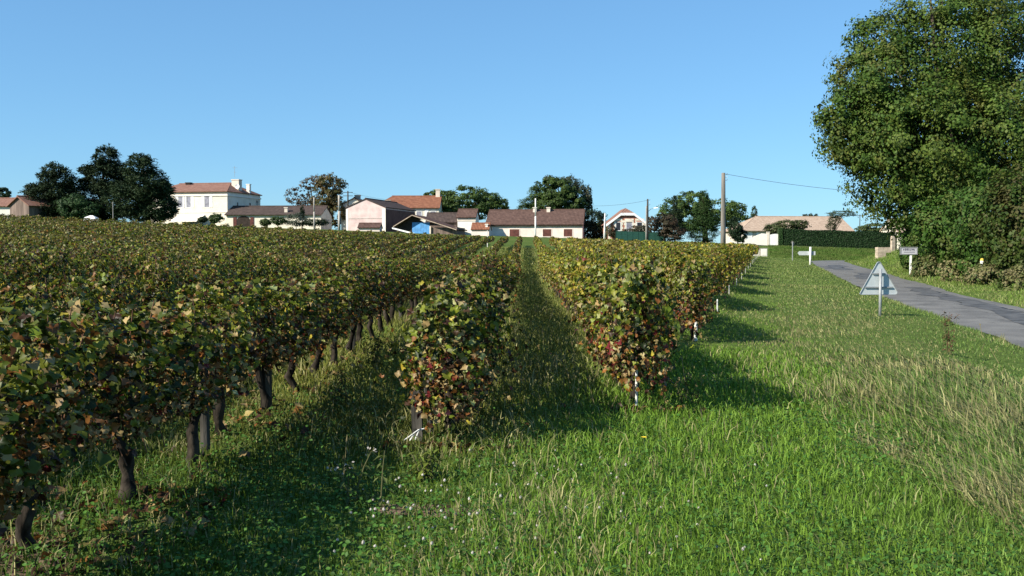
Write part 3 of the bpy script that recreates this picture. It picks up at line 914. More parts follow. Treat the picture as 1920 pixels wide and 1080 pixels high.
    c = np.concatenate([c, c2]); n += m_
    nr = np.stack([rng.normal(0, .5, n), rng.normal(0, .5, n), np.ones(n)], 1); tip = rng.normal(0, 1, (n, 3))
    C, _ = pal_pick(n, dict(tan=3, brown=4, rust=1.6, red=.1), rng)
    V, FF = place_leaves(c, nr, tip, rng.uniform(.05, .11, n), T2, F2)
    o = link('fallen_leaves', np_mesh('fallen_leaves', V, FF, M_VINE, rep(C, len(T2))))
    tag(o, 'dry brown vine leaves fallen under the rows', 'fallen leaves', kind='stuff')
grass()

# clover flowers, one object each
def clover_meshes():
    out = []
    for q in range(4):
        rng = np.random.default_rng(q)
        n = 46
        v = rng.normal(0, 1, (n, 3)); v /= np.linalg.norm(v, axis=1)[:, None]
        v[:, 2] = v[:, 2]*.85+.15
        T = np.array([(-.22,-.2,0),(.22,-.2,0),(0,.75,.06)]); F = np.array([(0,1,2)])
        tip = v*np.array([.6,.6,.2])+np.array([0,0,1.0])
        V, FF = place_leaves(v*.0085+np.array([0,0,.085]), v, tip, np.full(n, .014), T, F)
        C = np.tile(np.array([.66,.62,.56]), (len(V), 1))*rng.uniform(.8, 1.1, (len(V), 1))
        stem = np.array([(-.0012,0,-.01),(.0012,0,-.01),(.001,0,.085),(-.001,0,.085)]); b = len(V)
        V = np.concatenate([V, stem]); FF = np.concatenate([FF, [[b,b+1,b+2],[b,b+2,b+3]]]); C = np.concatenate([C, np.tile([.06,.12,.03], (4,1))])
        out.append(np_mesh('clover_flower', V, FF, M_FLOWER, C))
    return out
CLOV = clover_meshes()
fr = random.Random(4)
nfl = 0
spots = [(655,972),(832,905),(880,965),(1200,985)]
while nfl < 110:
    if nfl < 60:
        u = fr.gauss(800, 190); v = fr.gauss(990, 60)
    else:
        u = fr.uniform(620, 1500); v = fr.uniform(830, 1075)
    if not (600 < u < 1560 and 850 < v < 1085): continue
    dd = 1.72*FPX/(v-(470-FPX*(.018-.035*(u-960)/FPX)))
    x = (u-960)/FPX*dd
    o = link('clover_flower', CLOV[nfl % 4]); s = fr.uniform(.5, .82)
    o.location = (x, dd, gz(x, dd)); o.scale = (s*1.15, s*1.15, s*fr.uniform(.9, 1.4)); o.rotation_euler = (fr.uniform(-.2,.2), fr.uniform(-.2,.2), fr.uniform(0,6))
    tag(o, 'small white clover flower head in the near grass', 'flower', 'white clover flowers in the grass')
    nfl += 1
mb = MB()
x, y = 1.02, 7.55
mb.tube([(0,0,-.02),(.005,0,.10),(0,.01,.17)], .0025, 5)
st = mb.build('stem', plain('flower stem', (.06,.12,.03)))
root = empty('yellow_flower', (x, y, gz(x, y))); st.parent = root
mb = MB()
for q in range(14):
    a = q*2*math.pi/14
    mb.add([(0,0,.172),(.022*math.cos(a-.2),.01+.022*math.sin(a-.2),.178),(.022*math.cos(a+.2),.01+.022*math.sin(a+.2),.178)], [(0,1,2)])
mb.build('petals', plain('yellow petals', (.75,.55,.03)), root)['kind'] = 'stuff'
tag(root, 'single yellow dandelion-like flower standing in the grass lane', 'flower')

# tall weed and scruffy plants by the middle row end
def weed(name, u, v, h, seed, label, leafcol, nst=1, headcol=None):
    dd = 1.7*FPX/(v-(470-FPX*(.018-.035*(u-960)/FPX))); x = (u-960)/FPX*dd
    root = empty(name, (x, dd, gz(x, dd)))
    rng = random.Random(seed)
    mb = MB(); tips = []
    cs, ns, ts = [], [], []
    for q in range(nst):
        bx, by = rng.uniform(-.06,.06)*(nst > 1), rng.uniform(-.06,.06)*(nst > 1)
        hh = h*rng.uniform(.7, 1); lx, ly = rng.uniform(-.10,.10), rng.uniform(-.10,.10)
        P = [(bx+lx*t*t, by+ly*t*t, hh*t-.02) for t in (0,.35,.7,1)]
        mb.tube(P, [.005,.0045,.0035,.002], 5)
        tips.append(P[-1])
        for j in range(int(13*h/.5)):
            t = rng.uniform(.1, .95); a = rng.uniform(0, 6.28); r = .03+.04*(1-t)
            cs.append((bx+lx*t*t+r*math.cos(a), by+ly*t*t+r*math.sin(a), hh*t)); ns.append((math.cos(a)*.4, math.sin(a)*.4, 1)); ts.append((math.cos(a), math.sin(a), -.4))
    mb.build('stem', plain('weed stem '+name+str(seed), (.10,.10,.04)), root)['kind'] = 'stuff'
    T = np.array([(0,-.5,0),(.16,-.05,.05),(0,.5,-.12),(-.16,-.05,.05)]); F = np.array([(0,1,2),(0,2,3)])
    r2 = np.random.default_rng(seed)
    V, FF = place_leaves(np.array(cs), np.array(ns), np.array(ts), r2.uniform(.05,.10,len(cs)), T, F)
    C = rep(np.array(leafcol)*r2.uniform(.6,1.3,(len(cs),1)), 4)
    link('leaves', np_mesh('leaves', V, FF, M_GRASS, C), root)['kind'] = 'stuff'
    if headcol:
        cs = []
        for t in tips:
            for j in range(7): cs.append((t[0]+rng.uniform(-.03,.03), t[1]+rng.uniform(-.03,.03), t[2]+rng.uniform(-.03,.03)))
        V, FF = place_leaves(np.array(cs), r2.normal(0,1,(len(cs),3)), r2.normal(0,1,(len(cs),3)), np.full(len(cs), .02), T*np.array([2,1,1]), F)
        link('flower_heads', np_mesh('flower_heads', V, FF, M_FLOWER, np.tile(headcol, (len(V),1))), root)['kind'] = 'stuff'
    tag(root, label, 'weed')
weed('tall_weed', 712, 955, .46, 3, 'tall single-stemmed pale weed standing before the dark stake', (.12,.15,.045))
weed('flowering_weed', 660, 940, .34, 5, 'spindly weed with pale fluffy heads left of the tall weed', (.07,.10,.03), 3, (.5,.46,.42))
weed('bushy_weed', 640, 760, .42, 8, 'bushy dark green weed in the lane behind the tall weed', (.05,.09,.025), 6)
weed('leafy_weed', 700, 690, .55, 9, 'yellow-green leafy weed between the left and middle rows', (.11,.14,.03), 9)
weed('seeding_weed', 1290, 760, .36, 11, 'dry seeding weed at the edge of the row-end shadow', (.14,.12,.05), 5, (.35,.28,.17))
weed('grass_tuft', 800, 900, .26, 13, 'bright yellow-green tuft of fine grass below the dark stake', (.13,.17,.03), 14)
weed('brown_dock', 1780, 655, .75, 17, 'rusty brown dried dock plant on the roadside ditch edge', (.13,.07,.04), 6, (.14,.07,.045))

# ------------------------------------------------------------------ trees
def crown_mesh(lobes, n, col, size, seed, needle=False, clump=0.30, mat=None, gapz=0.0, droop=0.0, thin=1.0):
    """lobes: (centre, rx, ry, rz, weight). Leaves gather in clumps on and inside each lobe."""
    rng = np.random.default_rng(seed)
    W = np.array([l[4] if len(l) > 4 else l[1]*l[3] for l in lobes], float); W /= W.sum()
    Cs, Ns = [], []
    for l, w in zip(lobes, W):
        c = np.array(l[0]); r = np.array(l[1:4]); m = max(20, int(n*w))
        ncl = max(8, int(46*thin))
        q = rng.normal(0, 1, (ncl, 3)); q /= np.linalg.norm(q, axis=1)[:, None]
        rad = rng.uniform(.50, 1.0, (ncl, 1))**.6
        cc = q*rad
        csz = rng.uniform(.6, 1.3, ncl)*clump
        ci = rng.integers(0, ncl, m)
        off = rng.normal(0, 1, (m, 3))
        off /= np.linalg.norm(off, axis=1)[:, None]+1e-9
        off *= (rng.random((m, 1))**.45)*csz[ci][:, None]
        off[:, 2] *= .75
        p = cc[ci]+off
        rr = np.linalg.norm(p, axis=1)
        p = np.where((rr > 1.22)[:, None], p/rr[:, None]*1.22, p)
        Cs.append(c+p*r)
        nv = off/(csz[ci][:, None])*1.0+cc[ci]*.7
        Ns.append(nv+rng.normal(0, .35, (m, 3))+np.array([0,0,.35]))
    c = np.concatenate(Cs); nr = np.concatenate(Ns); m = len(c)
    tip = rng.normal(0, .6, (m, 3)); tip[:, 2] -= .5+droop*2
    if droop: c[:, 2] -= droop*rng.random(m)**2*1.5
    if needle:
        T = np.array([(0,-.5,0),(.13,0,-.03),(0,.5,-.12),(-.13,0,-.03)])
        tip = nr*.9+np.array([0,0,-.25])+rng.normal(0,.35,(m,3)); nr = rng.normal(0,.6,(m,3))+np.array([0,0,1.])
    else:
        T = np.array([(0,-.5,0),(.36,.02,-.07),(0,.5,-.03),(-.36,.02,-.07)])
    F = np.array([(0,1,2),(0,2,3)])
    V, FF = place_leaves(c, nr, tip, rng.uniform(size*.65, size*1.35, m), T, F)
    col = np.atleast_2d(np.array(col, float))
    # tone per clump of foliage (each branch a slightly different green) and per leaf
    br = noise2(c[:,0]+c[:,2]*.7, c[:,1]+c[:,2]*.4, max(.4, np.mean([l[1] for l in lobes])*.28), seed % 30)
    ia = np.clip((br*len(col)*1.1+rng.normal(0,.35,m)).astype(int), 0, len(col)-1)
    C = col[ia]*rng.uniform(.82, 1.18, (m, 1))
    return np_mesh('crown', V, FF, mat or M_TREE, rep(C, 4))

def trunk_mesh(base, lobes, r0, seed, bark=None, leader=None):
    rng = random.Random(seed)
    mb = MB()
    cx = sum(l[0][0] for l in lobes)/len(lobes); cy = sum(l[0][1] for l in lobes)/len(lobes); cz = sum(l[0][2] for l in lobes)/len(lobes)
    fork = Vector((base[0]*.6+cx*.4, base[1]*.6+cy*.4, base[2]+(cz-base[2])*.55))
    b = Vector(base)
    top = Vector((cx, cy, max(l[0][2]+l[3]*.1 for l in lobes)))
    mid = b.lerp(fork, .5)+Vector((rng.uniform(-.1,.1), rng.uniform(-.1,.1), 0))*r0*3
    mb.tube([b-Vector((0,0,.3)), b+Vector((0,0,.15)), mid, fork, fork.lerp(top,.5), top], [r0*1.5, r0*1.15, r0*.9, r0*.75, r0*.4, r0*.1], 9)
    for l in lobes:
        c = Vector(l[0])
        for q in range(2):
            e = c+Vector((rng.uniform(-.6,.6)*l[1], rng.uniform(-.6,.6)*l[2], rng.uniform(-.1,.7)*l[3]))
            s = b.lerp(fork, rng.uniform(.75, 1.0))
            k = s.lerp(e, .5)+Vector((rng.uniform(-.2,.2), rng.uniform(-.2,.2), .25))*l[1]*.4
            mb.tube([s, k, e], [r0*.42, r0*.26, r0*.06], 6)
    return mb.mesh('trunk', bark or M_TRUNK, True)

def tree(name, label, cat, d, lobes_px, n, col, size, r0=.25, base_u=None, seed=1, needle=False, group=None, clump=.30, depth=1.0, droop=0.0, base=None, thin=1.0):
    """lobes_px: (u, v, half width px, half height px[, depth offset m[, weight]])."""
    L = []
    for l in lobes_px:
        dd = d+(l[4] if len(l) > 4 else 0)
        c = at(l[0], l[1], dd)
        rx = l[2]/FPX*dd; rz = l[3]/FPX*dd
        L.append((tuple(c), rx, (rx+rz)*.5*depth, rz)+((l[5],) if len(l) > 5 else ()))
    if base is None:
        bu = base_u if base_u is not None else sum(l[0] for l in lobes_px)/len(lobes_px)
        bx = (bu-960)/FPX*d
        base = (bx, d, gz(bx, d))
    root = empty(name, base)
    B = Vector(base)
    L2 = [((Vector(l[0])-B)[:],)+l[1:] for l in L]
    if d > 120: size *= (.72 if needle else .62); n = int(n*(2.3 if needle else 2.0)); thin *= (2.2 if needle else 1.5); clump *= (.92 if needle else 1.0)
    link('trunk', trunk_mesh((0,0,0), L2, r0, seed), root)
    c = link('crown', crown_mesh(L2, n, col, size, seed, needle, clump, M_NEEDLE if needle else M_TREE, droop=droop, thin=thin), root)
    c['kind'] = 'stuff'
    tag(root, label, cat, group)
    return root

OAK = [(.024,.052,.009), (.040,.078,.012), (.058,.102,.016), (.088,.124,.022), (.044,.070,.012), (.085,.098,.020)]
tree('oak_tree', 'huge dense oak tree towering over the road on the right', 'tree', 66,
     [(1740,200,150,150,3),(1840,310,130,120,2),(1690,150,120,110,0),(1800,80,150,110,2),(1900,150,130,130,1),(1625,230,90,95,-1),(1580,250,52,60,-1),(1720,260,130,110,-3),(1850,270,130,120,-3),(1660,340,75,75,0),
      (1760,360,110,90,-2),(1880,380,120,100,-2),(1700,400,50,50,1),(1960,260,120,160,2),(1770,10,90,50,2),(1880,40,80,55,3),(1600,160,50,60,1),(1640,75,60,52,2),(1560,215,34,34,0),(1640,290,60,50,-2)],
     175000, OAK, .195, .55, base=(30.2, 66.5, gz(30.2, 66.5)), seed=21, clump=.31, depth=1.0, thin=1.6)
HED = [(.026,.064,.010), (.042,.094,.014), (.062,.118,.020), (.080,.106,.024)]
DRYB = [(.085,.110,.032), (.13,.135,.048), (.18,.160,.075), (.060,.092,.022)]
for (nm, lab, d, lob, n, c, sz) in (
    ('shrub','dark green shrub behind the town sign', 65, [(1735,455,40,50),(1712,480,24,36)], 8000, HED, .165),
    ('shrub','tall bright green bush under the oak crown', 57, [(1775,430,56,74),(1805,480,46,48),(1745,420,36,50)], 13000, HED, .17),
    ('shrub','leafy ivy-like bush above the small yellow-capped marker', 50, [(1850,415,60,80),(1835,480,46,46)], 14000, HED, .17),
    ('shrub','rusty green bush at the right edge under the oak', 46, [(1915,420,66,100),(1900,500,50,48)], 15000, [(.030,.058,.010),(.05,.074,.014),(.062,.060,.018)], .16),
    ('bramble','low dry bramble beside the town sign post', 57, [(1745,502,30,24),(1722,512,14,14)], 2600, DRYB, .14),
    ('bramble','pale tangled bramble below the bright green bush', 51, [(1795,512,42,28)], 3000, DRYB, .13),
    ('bramble','straw-coloured bramble below the small marker', 46, [(1850,525,44,30)], 3400, DRYB, .12),
    ('bramble','dry reddish bramble at the right edge of the road', 41, [(1915,535,42,36)], 3400, DRYB, .115)):
    tree(nm, lab, 'shrub' if nm == 'shrub' else 'bramble', d, lob, n, c, sz, .06, seed=len(lab)+int(d), clump=.38, thin=1.4)

CED = [(.016,.030,.012), (.023,.042,.016), (.032,.052,.020), (.020,.038,.017)]
tree('cedar_tree','low broad dark cedar beside the grey barn', 'tree', 152, [(105,345,34,34),(100,375,52,36),(72,360,26,16),(130,375,28,36),(100,320,22,16),(60,352,14,8),(105,402,52,16),(60,398,14,14)], 9500, CED, .75, .4, seed=31, needle=True, group='dark cedars left of the white house')
tree('cedar_tree','tallest pointed dark cedar in the middle of the group', 'tree', 156, [(200,300,24,26),(195,335,40,36),(200,375,56,40),(165,320,16,10),(230,330,24,22),(172,345,26,14),(195,402,50,16)], 12000, CED, .75, .45, seed=32, needle=True, group='dark cedars left of the white house')
tree('cedar_tree','spreading dark cedar touching the white house', 'tree', 150, [(262,318,32,26),(275,350,44,34),(290,380,40,34),(240,375,44,36),(300,355,24,20),(312,392,20,22),(262,300,20,14),(275,404,44,14)], 12500, CED, .72, .45, seed=33, needle=True, group='dark cedars left of the white house')
tree('shrub','mid green bush at the foot of the dark cedars', 'shrub', 148, [(140,388,34,24),(165,395,24,18)], 2600, [(.02,.045,.014),(.03,.06,.018)], .45, .1, seed=34)
tree('distant_tree','small dark treetop behind the barn roof at left', 'tree', 190, [(6,362,14,10)], 900, CED, .5, .2, seed=35)
AUT = [(.065,.052,.020), (.085,.066,.024), (.058,.062,.020), (.10,.070,.028)]
tree('walnut_tree','sparse greying autumn tree behind the low annex', 'tree', 188, [(560,368,26,20),(585,345,26,16),(575,385,26,16),(605,340,24,14)], 1300, [(.09,.075,.05),(.11,.085,.055),(.08,.055,.03)], .5, .25, base_u=592, seed=36, clump=.22)
tree('brown_tree','dense rusty brown autumn tree next to the pink barn', 'tree', 182, [(620,345,28,22),(612,372,34,26),(628,395,24,32),(600,400,26,18)], 5200, AUT, .55, .3, base_u=618, seed=37, clump=.26)
GRN = [(.032,.058,.014), (.048,.082,.018), (.064,.104,.024), (.080,.118,.030)]
tree('broadleaf_tree','round green tree behind the orange roofed house', 'tree', 195, [(865,375,50,27),(905,378,38,24),(828,372,30,16),(930,385,24,18),(870,395,60,20),(808,368,14,10)], 9000, GRN, .6, .35, seed=38, clump=.26)
tree('conifer_tree','feathery green conifer behind the long brown roof', 'tree', 190, [(1010,365,20,18),(1000,380,26,12),(990,392,22,10),(1020,385,26,22),(1008,350,9,10)], 4200, GRN[:3], .6, .3, seed=39, needle=True)
tree('broadleaf_tree','tall green tree above the long brown roof', 'tree', 188, [(1045,360,34,26),(1040,385,42,28),(1070,380,30,30),(1035,342,20,12)], 8500, GRN, .6, .35, seed=40, clump=.26)
tree('birch_tree','drooping grey-green birch rising behind the long house', 'tree', 192, [(1068,345,22,18),(1085,365,18,22),(1102,368,9,22),(1105,388,7,22),(1078,395,20,22),(1028,335,10,8)], 3400, [(.05,.062,.036),(.07,.078,.05),(.035,.052,.025)], .55, .25, seed=41, droop=.5, clump=.3)
tree('dark_shrub','dark evergreen between long house and brick house', 'shrub', 168, [(1115,412,22,22),(1108,432,24,18),(1122,432,16,18)], 3600, [(.014,.028,.014),(.02,.036,.016),(.028,.045,.018)], .42, .15, seed=42)
tree('broadleaf_tree','wide mid-green tree behind the utility pole', 'tree', 185, [(1300,378,36,20),(1262,395,32,24),(1340,395,44,26),(1290,408,48,28),(1375,395,24,20),(1380,415,24,20)], 9500, GRN, .55, .35, seed=43, clump=.26)
tree('conifer_tree','pointed dark green conifer left of the tall pole', 'tree', 150, [(1320,372,9,16),(1320,392,20,18),(1318,415,30,24),(1318,436,30,20)], 6500, [(.022,.05,.014),(.03,.065,.018),(.04,.078,.02)], .42, .2, seed=44, needle=True)
tree('spruce_tree','dark slim spruce behind the bare brown bush', 'tree', 172, [(1265,380,5,14),(1265,405,15,18),(1265,430,18,18)], 3400, [(.016,.032,.014),(.022,.042,.018)], .45, .15, seed=45, needle=True)
tree('brown_bush','reddish brown bush beside the green fence', 'shrub', 148, [(1248,418,24,20),(1262,436,28,16),(1225,420,14,16)], 3400, [(.075,.05,.033),(.06,.055,.03),(.09,.07,.045)], .36, .1, seed=46)
tree('dark_shrub','dark leafy shrub at the right of the tall pole', 'shrub', 140, [(1378,428,14,22),(1388,440,12,16)], 2600, [(.016,.034,.014),(.026,.046,.018)], .34, .1, seed=47)
tree('distant_tree','far slim dark fir beyond the bungalow roof', 'tree', 230, [(1414,398,5,12),(1414,408,8,8)], 500, CED, .7, .2, seed=48, needle=True)
tree('garden_shrub','wide olive shrub growing before the bungalow roof', 'shrub', 149, [(1475,424,34,11),(1452,430,20,12),(1500,422,18,10),(1450,440,14,8)], 3000, [(.03,.05,.016),(.045,.065,.022),(.06,.07,.028)], .34, .1, seed=49)
tree('pine_tree','flat-topped small pine by the end of the bungalow', 'tree', 152, [(1577,401,26,7),(1565,413,12,9),(1558,424,10,7)], 1500, [(.04,.06,.02),(.055,.075,.028)], .36, .12, base_u=1562, seed=50, needle=True)
tree('broadleaf_tree','pale green treetop just above the hedge end', 'tree', 175, [(1640,428,30,10),(1625,432,22,8)], 1800, [(.06,.09,.03),(.08,.105,.035)], .45, .2, seed=51)
for i, (u, v, r) in enumerate(((1510,407,5),(1520,406,4),(1530,407,4))):
    tree('distant_tree', f'tiny dark treetop, {ORD[i]} of three peeping over the bungalow ridge', 'tree', 240, [(u,v,r,6)], 160, CED, .7, .15, seed=60+i, needle=True, group='treetops beyond the bungalow ridge')
# bushes before the white house
BUSH = [(.03,.055,.016), (.045,.075,.02)]
for (u, v, a, b2, lab, c) in ((404,409,14,9,'round clipped bush before the striped awning', BUSH), (380,412,9,5,'low dark bush left of the round clipped bush', CED), (497,417,10,7,'light green rounded bush beside the arched doorway', [(.06,.085,.025)]),
     (522,414,15,8,'wide green bush before the low annex wall', BUSH), (556,412,24,12,'greyish feathery shrub before the low annex', [(.07,.085,.06),(.05,.065,.045)]), (592,417,26,7,'dark spreading hedge bush by the annex end', [(.018,.036,.014)])):
    tree('garden_bush', lab, 'bush', 160, [(u, v, a, b2)], 900, c, .32, .05, seed=int(u), clump=.4)
tree('cypress_tree','narrow dark cypress standing against the annex roof', 'tree', 166, [(567,394,4,8),(567,402,5,8)], 500, [(.02,.04,.016)], .35, .1, seed=71, needle=True)
tree('climbing_rose','reddish climbing bush at the brick house corner', 'bush', 158, [(1148,430,9,8),(1152,438,12,6)], 900, [(.09,.06,.04),(.06,.06,.03)], .3, .05, seed=72)
tree('garden_bush','pale shrub at the foot of the white pole', 'bush', 159, [(1137,434,5,14)], 500, [(.12,.13,.07)], .3, .05, seed=73)
tree('garden_bush','dark shrub under the brick house windows', 'bush', 157, [(1200,429,22,7),(1180,433,14,5)], 900, [(.03,.045,.022),(.05,.045,.03)], .3, .05, seed=74)

# ------------------------------------------------------------------ buildings (local frame: x along the front, y to the back, z up)
def bsite(u0, v0, d):
    p = at(u0, v0, d)
    return p
def px(n, d): return n/FPX*d

def window(parent, x, z, w, h, y=0.0, shutters=None, pane=M_GLASS, frame=M_WHITE, side=None):
    """Window proud of the wall plane; side='x' puts it on a wall whose outside faces +x at x."""
    t = .09
    def bx(mb, a0, z0, a1, z1, n0, n1):
        if side == 'x': mb.box(y+n0, a0, z0, y+n1, a1, z1)
        else: mb.box(a0, y-n1, z0, a1, y-n0, z1)
    mb = MB()
    bx(mb, x-w/2-t, z-t, x+w/2+t, z, .0, .05); bx(mb, x-w/2-t, z+h, x+w/2+t, z+h+t, .0, .05)
    bx(mb, x-w/2-t, z, x-w/2, z+h, .0, .05); bx(mb, x+w/2, z, x+w/2+t, z+h, .0, .05)
    f = mb.build('window', frame, parent)
    mb = MB(); bx(mb, x-w/2, z, x+w/2, z+h, .002, .012); mb.build('pane', pane, f)
    if shutters:
        for sg in (-1, 1):
            mb = MB(); c = x+sg*(w/2+t+shutters/2+.01)
            bx(mb, c-shutters/2, z-.03, c+shutters/2, z+h+.03, .01, .055); mb.build('shutter', M_WHITE, f)
    return f
def door(parent, x, w, h, mat, y=0.0):
    mb = MB().box(x-w/2, y-.05, 0, x+w/2, y-.003, h)
    return mb.build('door', mat, parent)

def gable_x(root, W, D, hw, rise, wall, roof, ov=.35, hipl=0, hipr=0, t=.14, base=1.0):
    """Ridge along x; hipl / hipr > 0 slope that end in by so many metres."""
    mb = MB()
    if hipl or hipr or True:
        pass
    v = [(0,0,-base),(W,0,-base),(W,D,-base),(0,D,-base),(0,0,hw),(W,0,hw),(W,D,hw),(0,D,hw)]
    f = [(0,1,5,4),(2,3,7,6)]
    if hipl: f += [(3,0,4,7)]
    else: v.append((0,D/2,hw+rise)); f += [(3,0,4,len(v)-1,7)]
    if hipr: f += [(1,2,6,5)]
    else: v.append((W,D/2,hw+rise)); f += [(1,2,6,len(v)-1,5)]
    mb.add(v, f)
    mb.build('wall', wall, root)
    k = rise/(D/2); zz = hw-ov*k; up = .03
    xl = -ov*.6; xr = W+ov*.6
    a = (xl, -ov, zz+up); b2 = (xr, -ov, zz+up); c = (W+(-hipr if hipr else ov*.6), D/2, hw+rise+up); d = ((hipl if hipl else -ov*.6), D/2, hw+rise+up)
    e = (xr, D+ov, zz+up); g = (xl, D+ov, zz+up)
    R = MB()
    R.slab([a,b2,c,d], -t); R.slab([d,c,e,g], -t)
    if hipr: R.slab([b2,e,c], -t)
    if hipl: R.slab([g,a,d], -t)
    rf = R.build('roof', roof, root)
    rt = MB().tube([(d[0],D/2,hw+rise+up+t), (c[0],D/2,hw+rise+up+t)], .13, 6); rt.build('ridge_cap', roof, rf)
    return rf
def gable_y(root, W, D, hw, rise, wall, roof, ov=.35, t=.14, base=1.0, front_ov=None):
    """Gable front: ridge along y."""
    fo = ov if front_ov is None else front_ov
    v = [(0,0,-base),(W,0,-base),(W,D,-base),(0,D,-base),(0,0,hw),(W,0,hw),(W,D,hw),(0,D,hw),(W/2,0,hw+rise),(W/2,D,hw+rise)]
    MB().add(v, [(0,1,5,8,4),(1,2,6,5),(2,3,7,9,6),(3,0,4,7)]).build('wall', wall, root)
    k = rise/(W/2); up = .03
    R = MB()
    R.slab([(-ov,-fo,hw-ov*k+up),(W/2,-fo,hw+rise+up),(W/2,D+ov,hw+rise+up),(-ov,D+ov,hw-ov*k+up)], -t)
    R.slab([(W/2,-fo,hw+rise+up),(W+ov,-fo,hw-ov*k+up),(W+ov,D+ov,hw-ov*k+up),(W/2,D+ov,hw+rise+up)], -t)
    rf = R.build('roof', roof, root)
    MB().tube([(W/2,-fo,hw+rise+up+t),(W/2,D+ov,hw+rise+up+t)], .13, 6).build('ridge_cap', roof, rf)
    return rf
def chimney(parent, x, y, z0, w, dpt, h, mat=M_PALE, cap=True):
    c = MB().box(x-w/2, y-dpt/2, z0, x+w/2, y+dpt/2, z0+h)
    if cap: c.box(x-w/2-.08, y-dpt/2-.08, z0+h, x+w/2+.08, y+dpt/2+.08, z0+h+.14)
    return c.build('chimney', mat, parent)
def zrel(v, d, z0): return at(960, v, d).z-z0
def bgroup(name, u, d, rz=0.0, v=None):
    """Root at the front corner under photo column u at depth d, on the terrain."""
    x = at(u, 470, d).x
    z = gz(x, d) if v is None else at(u, v, d).z
    return empty(name, (x, d, z), rz), z

# grey barn, far left
d = 150
r, z0 = bgroup('barn', 20, d, math.radians(-28))
hw = zrel(386, d, z0); rise = zrel(373, d, z0)-hw
gable_y(r, px(52, d)*1.05, 14, hw, rise+.2, M_BARN, M_ROOF_OR, .35)
tag(r, 'weathered grey barn gable with orange tiled roof at far left', 'barn')
d = 153
r, z0 = bgroup('white_house_wing', -60, d, 0)
hw = zrel(387, d, z0)
gable_x(r, px(92, d), 7, hw, zrel(371.5, d, z0)-hw, M_WHITEWALL, M_ROOF_OR, .3)
window(r, 2.2, .6, .9, 1.3)
tag(r, 'white walled wing with orange roof joined behind the grey barn', 'house')

# white house with hipped roof
d = 172
rz = math.radians(-12)
xr = at(426, 360, d).x
W = 15.5; D = 12.6
corner = Vector((xr, d, 0)); root_p = corner-Vector((math.cos(rz), math.sin(rz), 0))*W
z0 = gz(xr, d)
r = empty('white_house', (root_p.x, root_p.y, z0), rz)
hw = zrel(359, d, z0)
rf = gable_x(r, W, D, hw, zrel(344, d, z0)-hw+.35, M_CREAM, M_ROOF_OR, .35, hipl=2.6, hipr=2.6)
MB().box(-.12, -.14, hw-.75, W+.12, -.004, hw-.52).box(W+.004, -.14, hw-.75, W+.14, D+.12, hw-.52).build('cornice', M_WHITEWALL, r)
MB().box(-.08, -.08, hw-3.65, W+.08, -.004, hw-3.5).build('string_course', M_WHITEWALL, r)
for u in (346, 384.5):
    xw = W-(426-u)/FPX*d
    window(r, xw, zrel(388, d, z0), .95, 1.95, shutters=.5, pane=M_CURTAIN)
window(r, W-8.9, zrel(388, d, z0), .95, 1.95, shutters=.5, pane=M_CURTAIN)
for yy, w_, h_, zz in ((3.7,.45,1.7,2.6),(8.4,.55,1.6,2.4),(11.2,.95,2.0,2.0)):
    window(r, yy, hw-zz-h_*.5, w_, h_, y=W, pane=M_GLASS, frame=M_CREAM, side='x')
chimney(rf, W-1.1, 5.6, hw-.2, 1.4, 1.2, 2.55, M_PALE)
chimney(rf, W-.2, 8.4, hw-.6, .6, .6, 2.3, M_WHITEWALL)
chimney(rf, W-10.6, 5.6, hw+.75, .9, .7, 1.2, M_DARK)
MB().tube([(W-1.5,5.6,hw+2.9),(W-1.5,5.6,hw+4.9)], .03, 5).tube([(W-1.9,5.6,hw+4.6),(W-1.0,5.6,hw+4.6)], .02, 5).tube([(W-1.7,5.6,hw+3.8),(W-1.2,5.6,hw+3.8)], .02, 5).build('antenna', M_METAL, rf)
mb = MB()
ring = [(.45*math.cos(a*math.pi/6), -.12-.0, .45*math.sin(a*math.pi/6)) for a in range(12)]
mb.add([(0,.05,0)]+ring, [(0, i+1, (i+1) % 12+1) for i in range(12)])
ds = mb.build('satellite_dish', M_WHITE, rf); ds.location = (W-.5, 4.7, hw+1.2)
md = mb.v
# awning
aw = MB()
for q in range(12):
    pass
xa0, xa1 = W-(426-322)/FPX*d, W-(426-380)/FPX*d
za = zrel(402, d, z0)-.05
A = []
for q in range(14):
    x0 = xa0+(xa1-xa0)*q/14; x1 = xa0+(xa1-xa0)*(q+1)/14
    s_ = MB().slab([(x0+.004,-3.0,za-1.25),(x1-.004,-3.0,za-1.25),(x1-.004,-.06,za),(x0+.004,-.06,za)], .03)
    A.append((s_, q))
awn = empty('awning', (0, 0, 0)); awn.parent = r
for s_, q in A: s_.build('stripe', M_WHITEWALL if q % 2 else M_PALE, awn)
MB().box(xa1+1.0,-.05,0,xa1+1.6,-.004,2.0).build('door', M_GLASS, r)
tag(r, 'large cream two-storey house with white shutters and hipped orange roof', 'house')

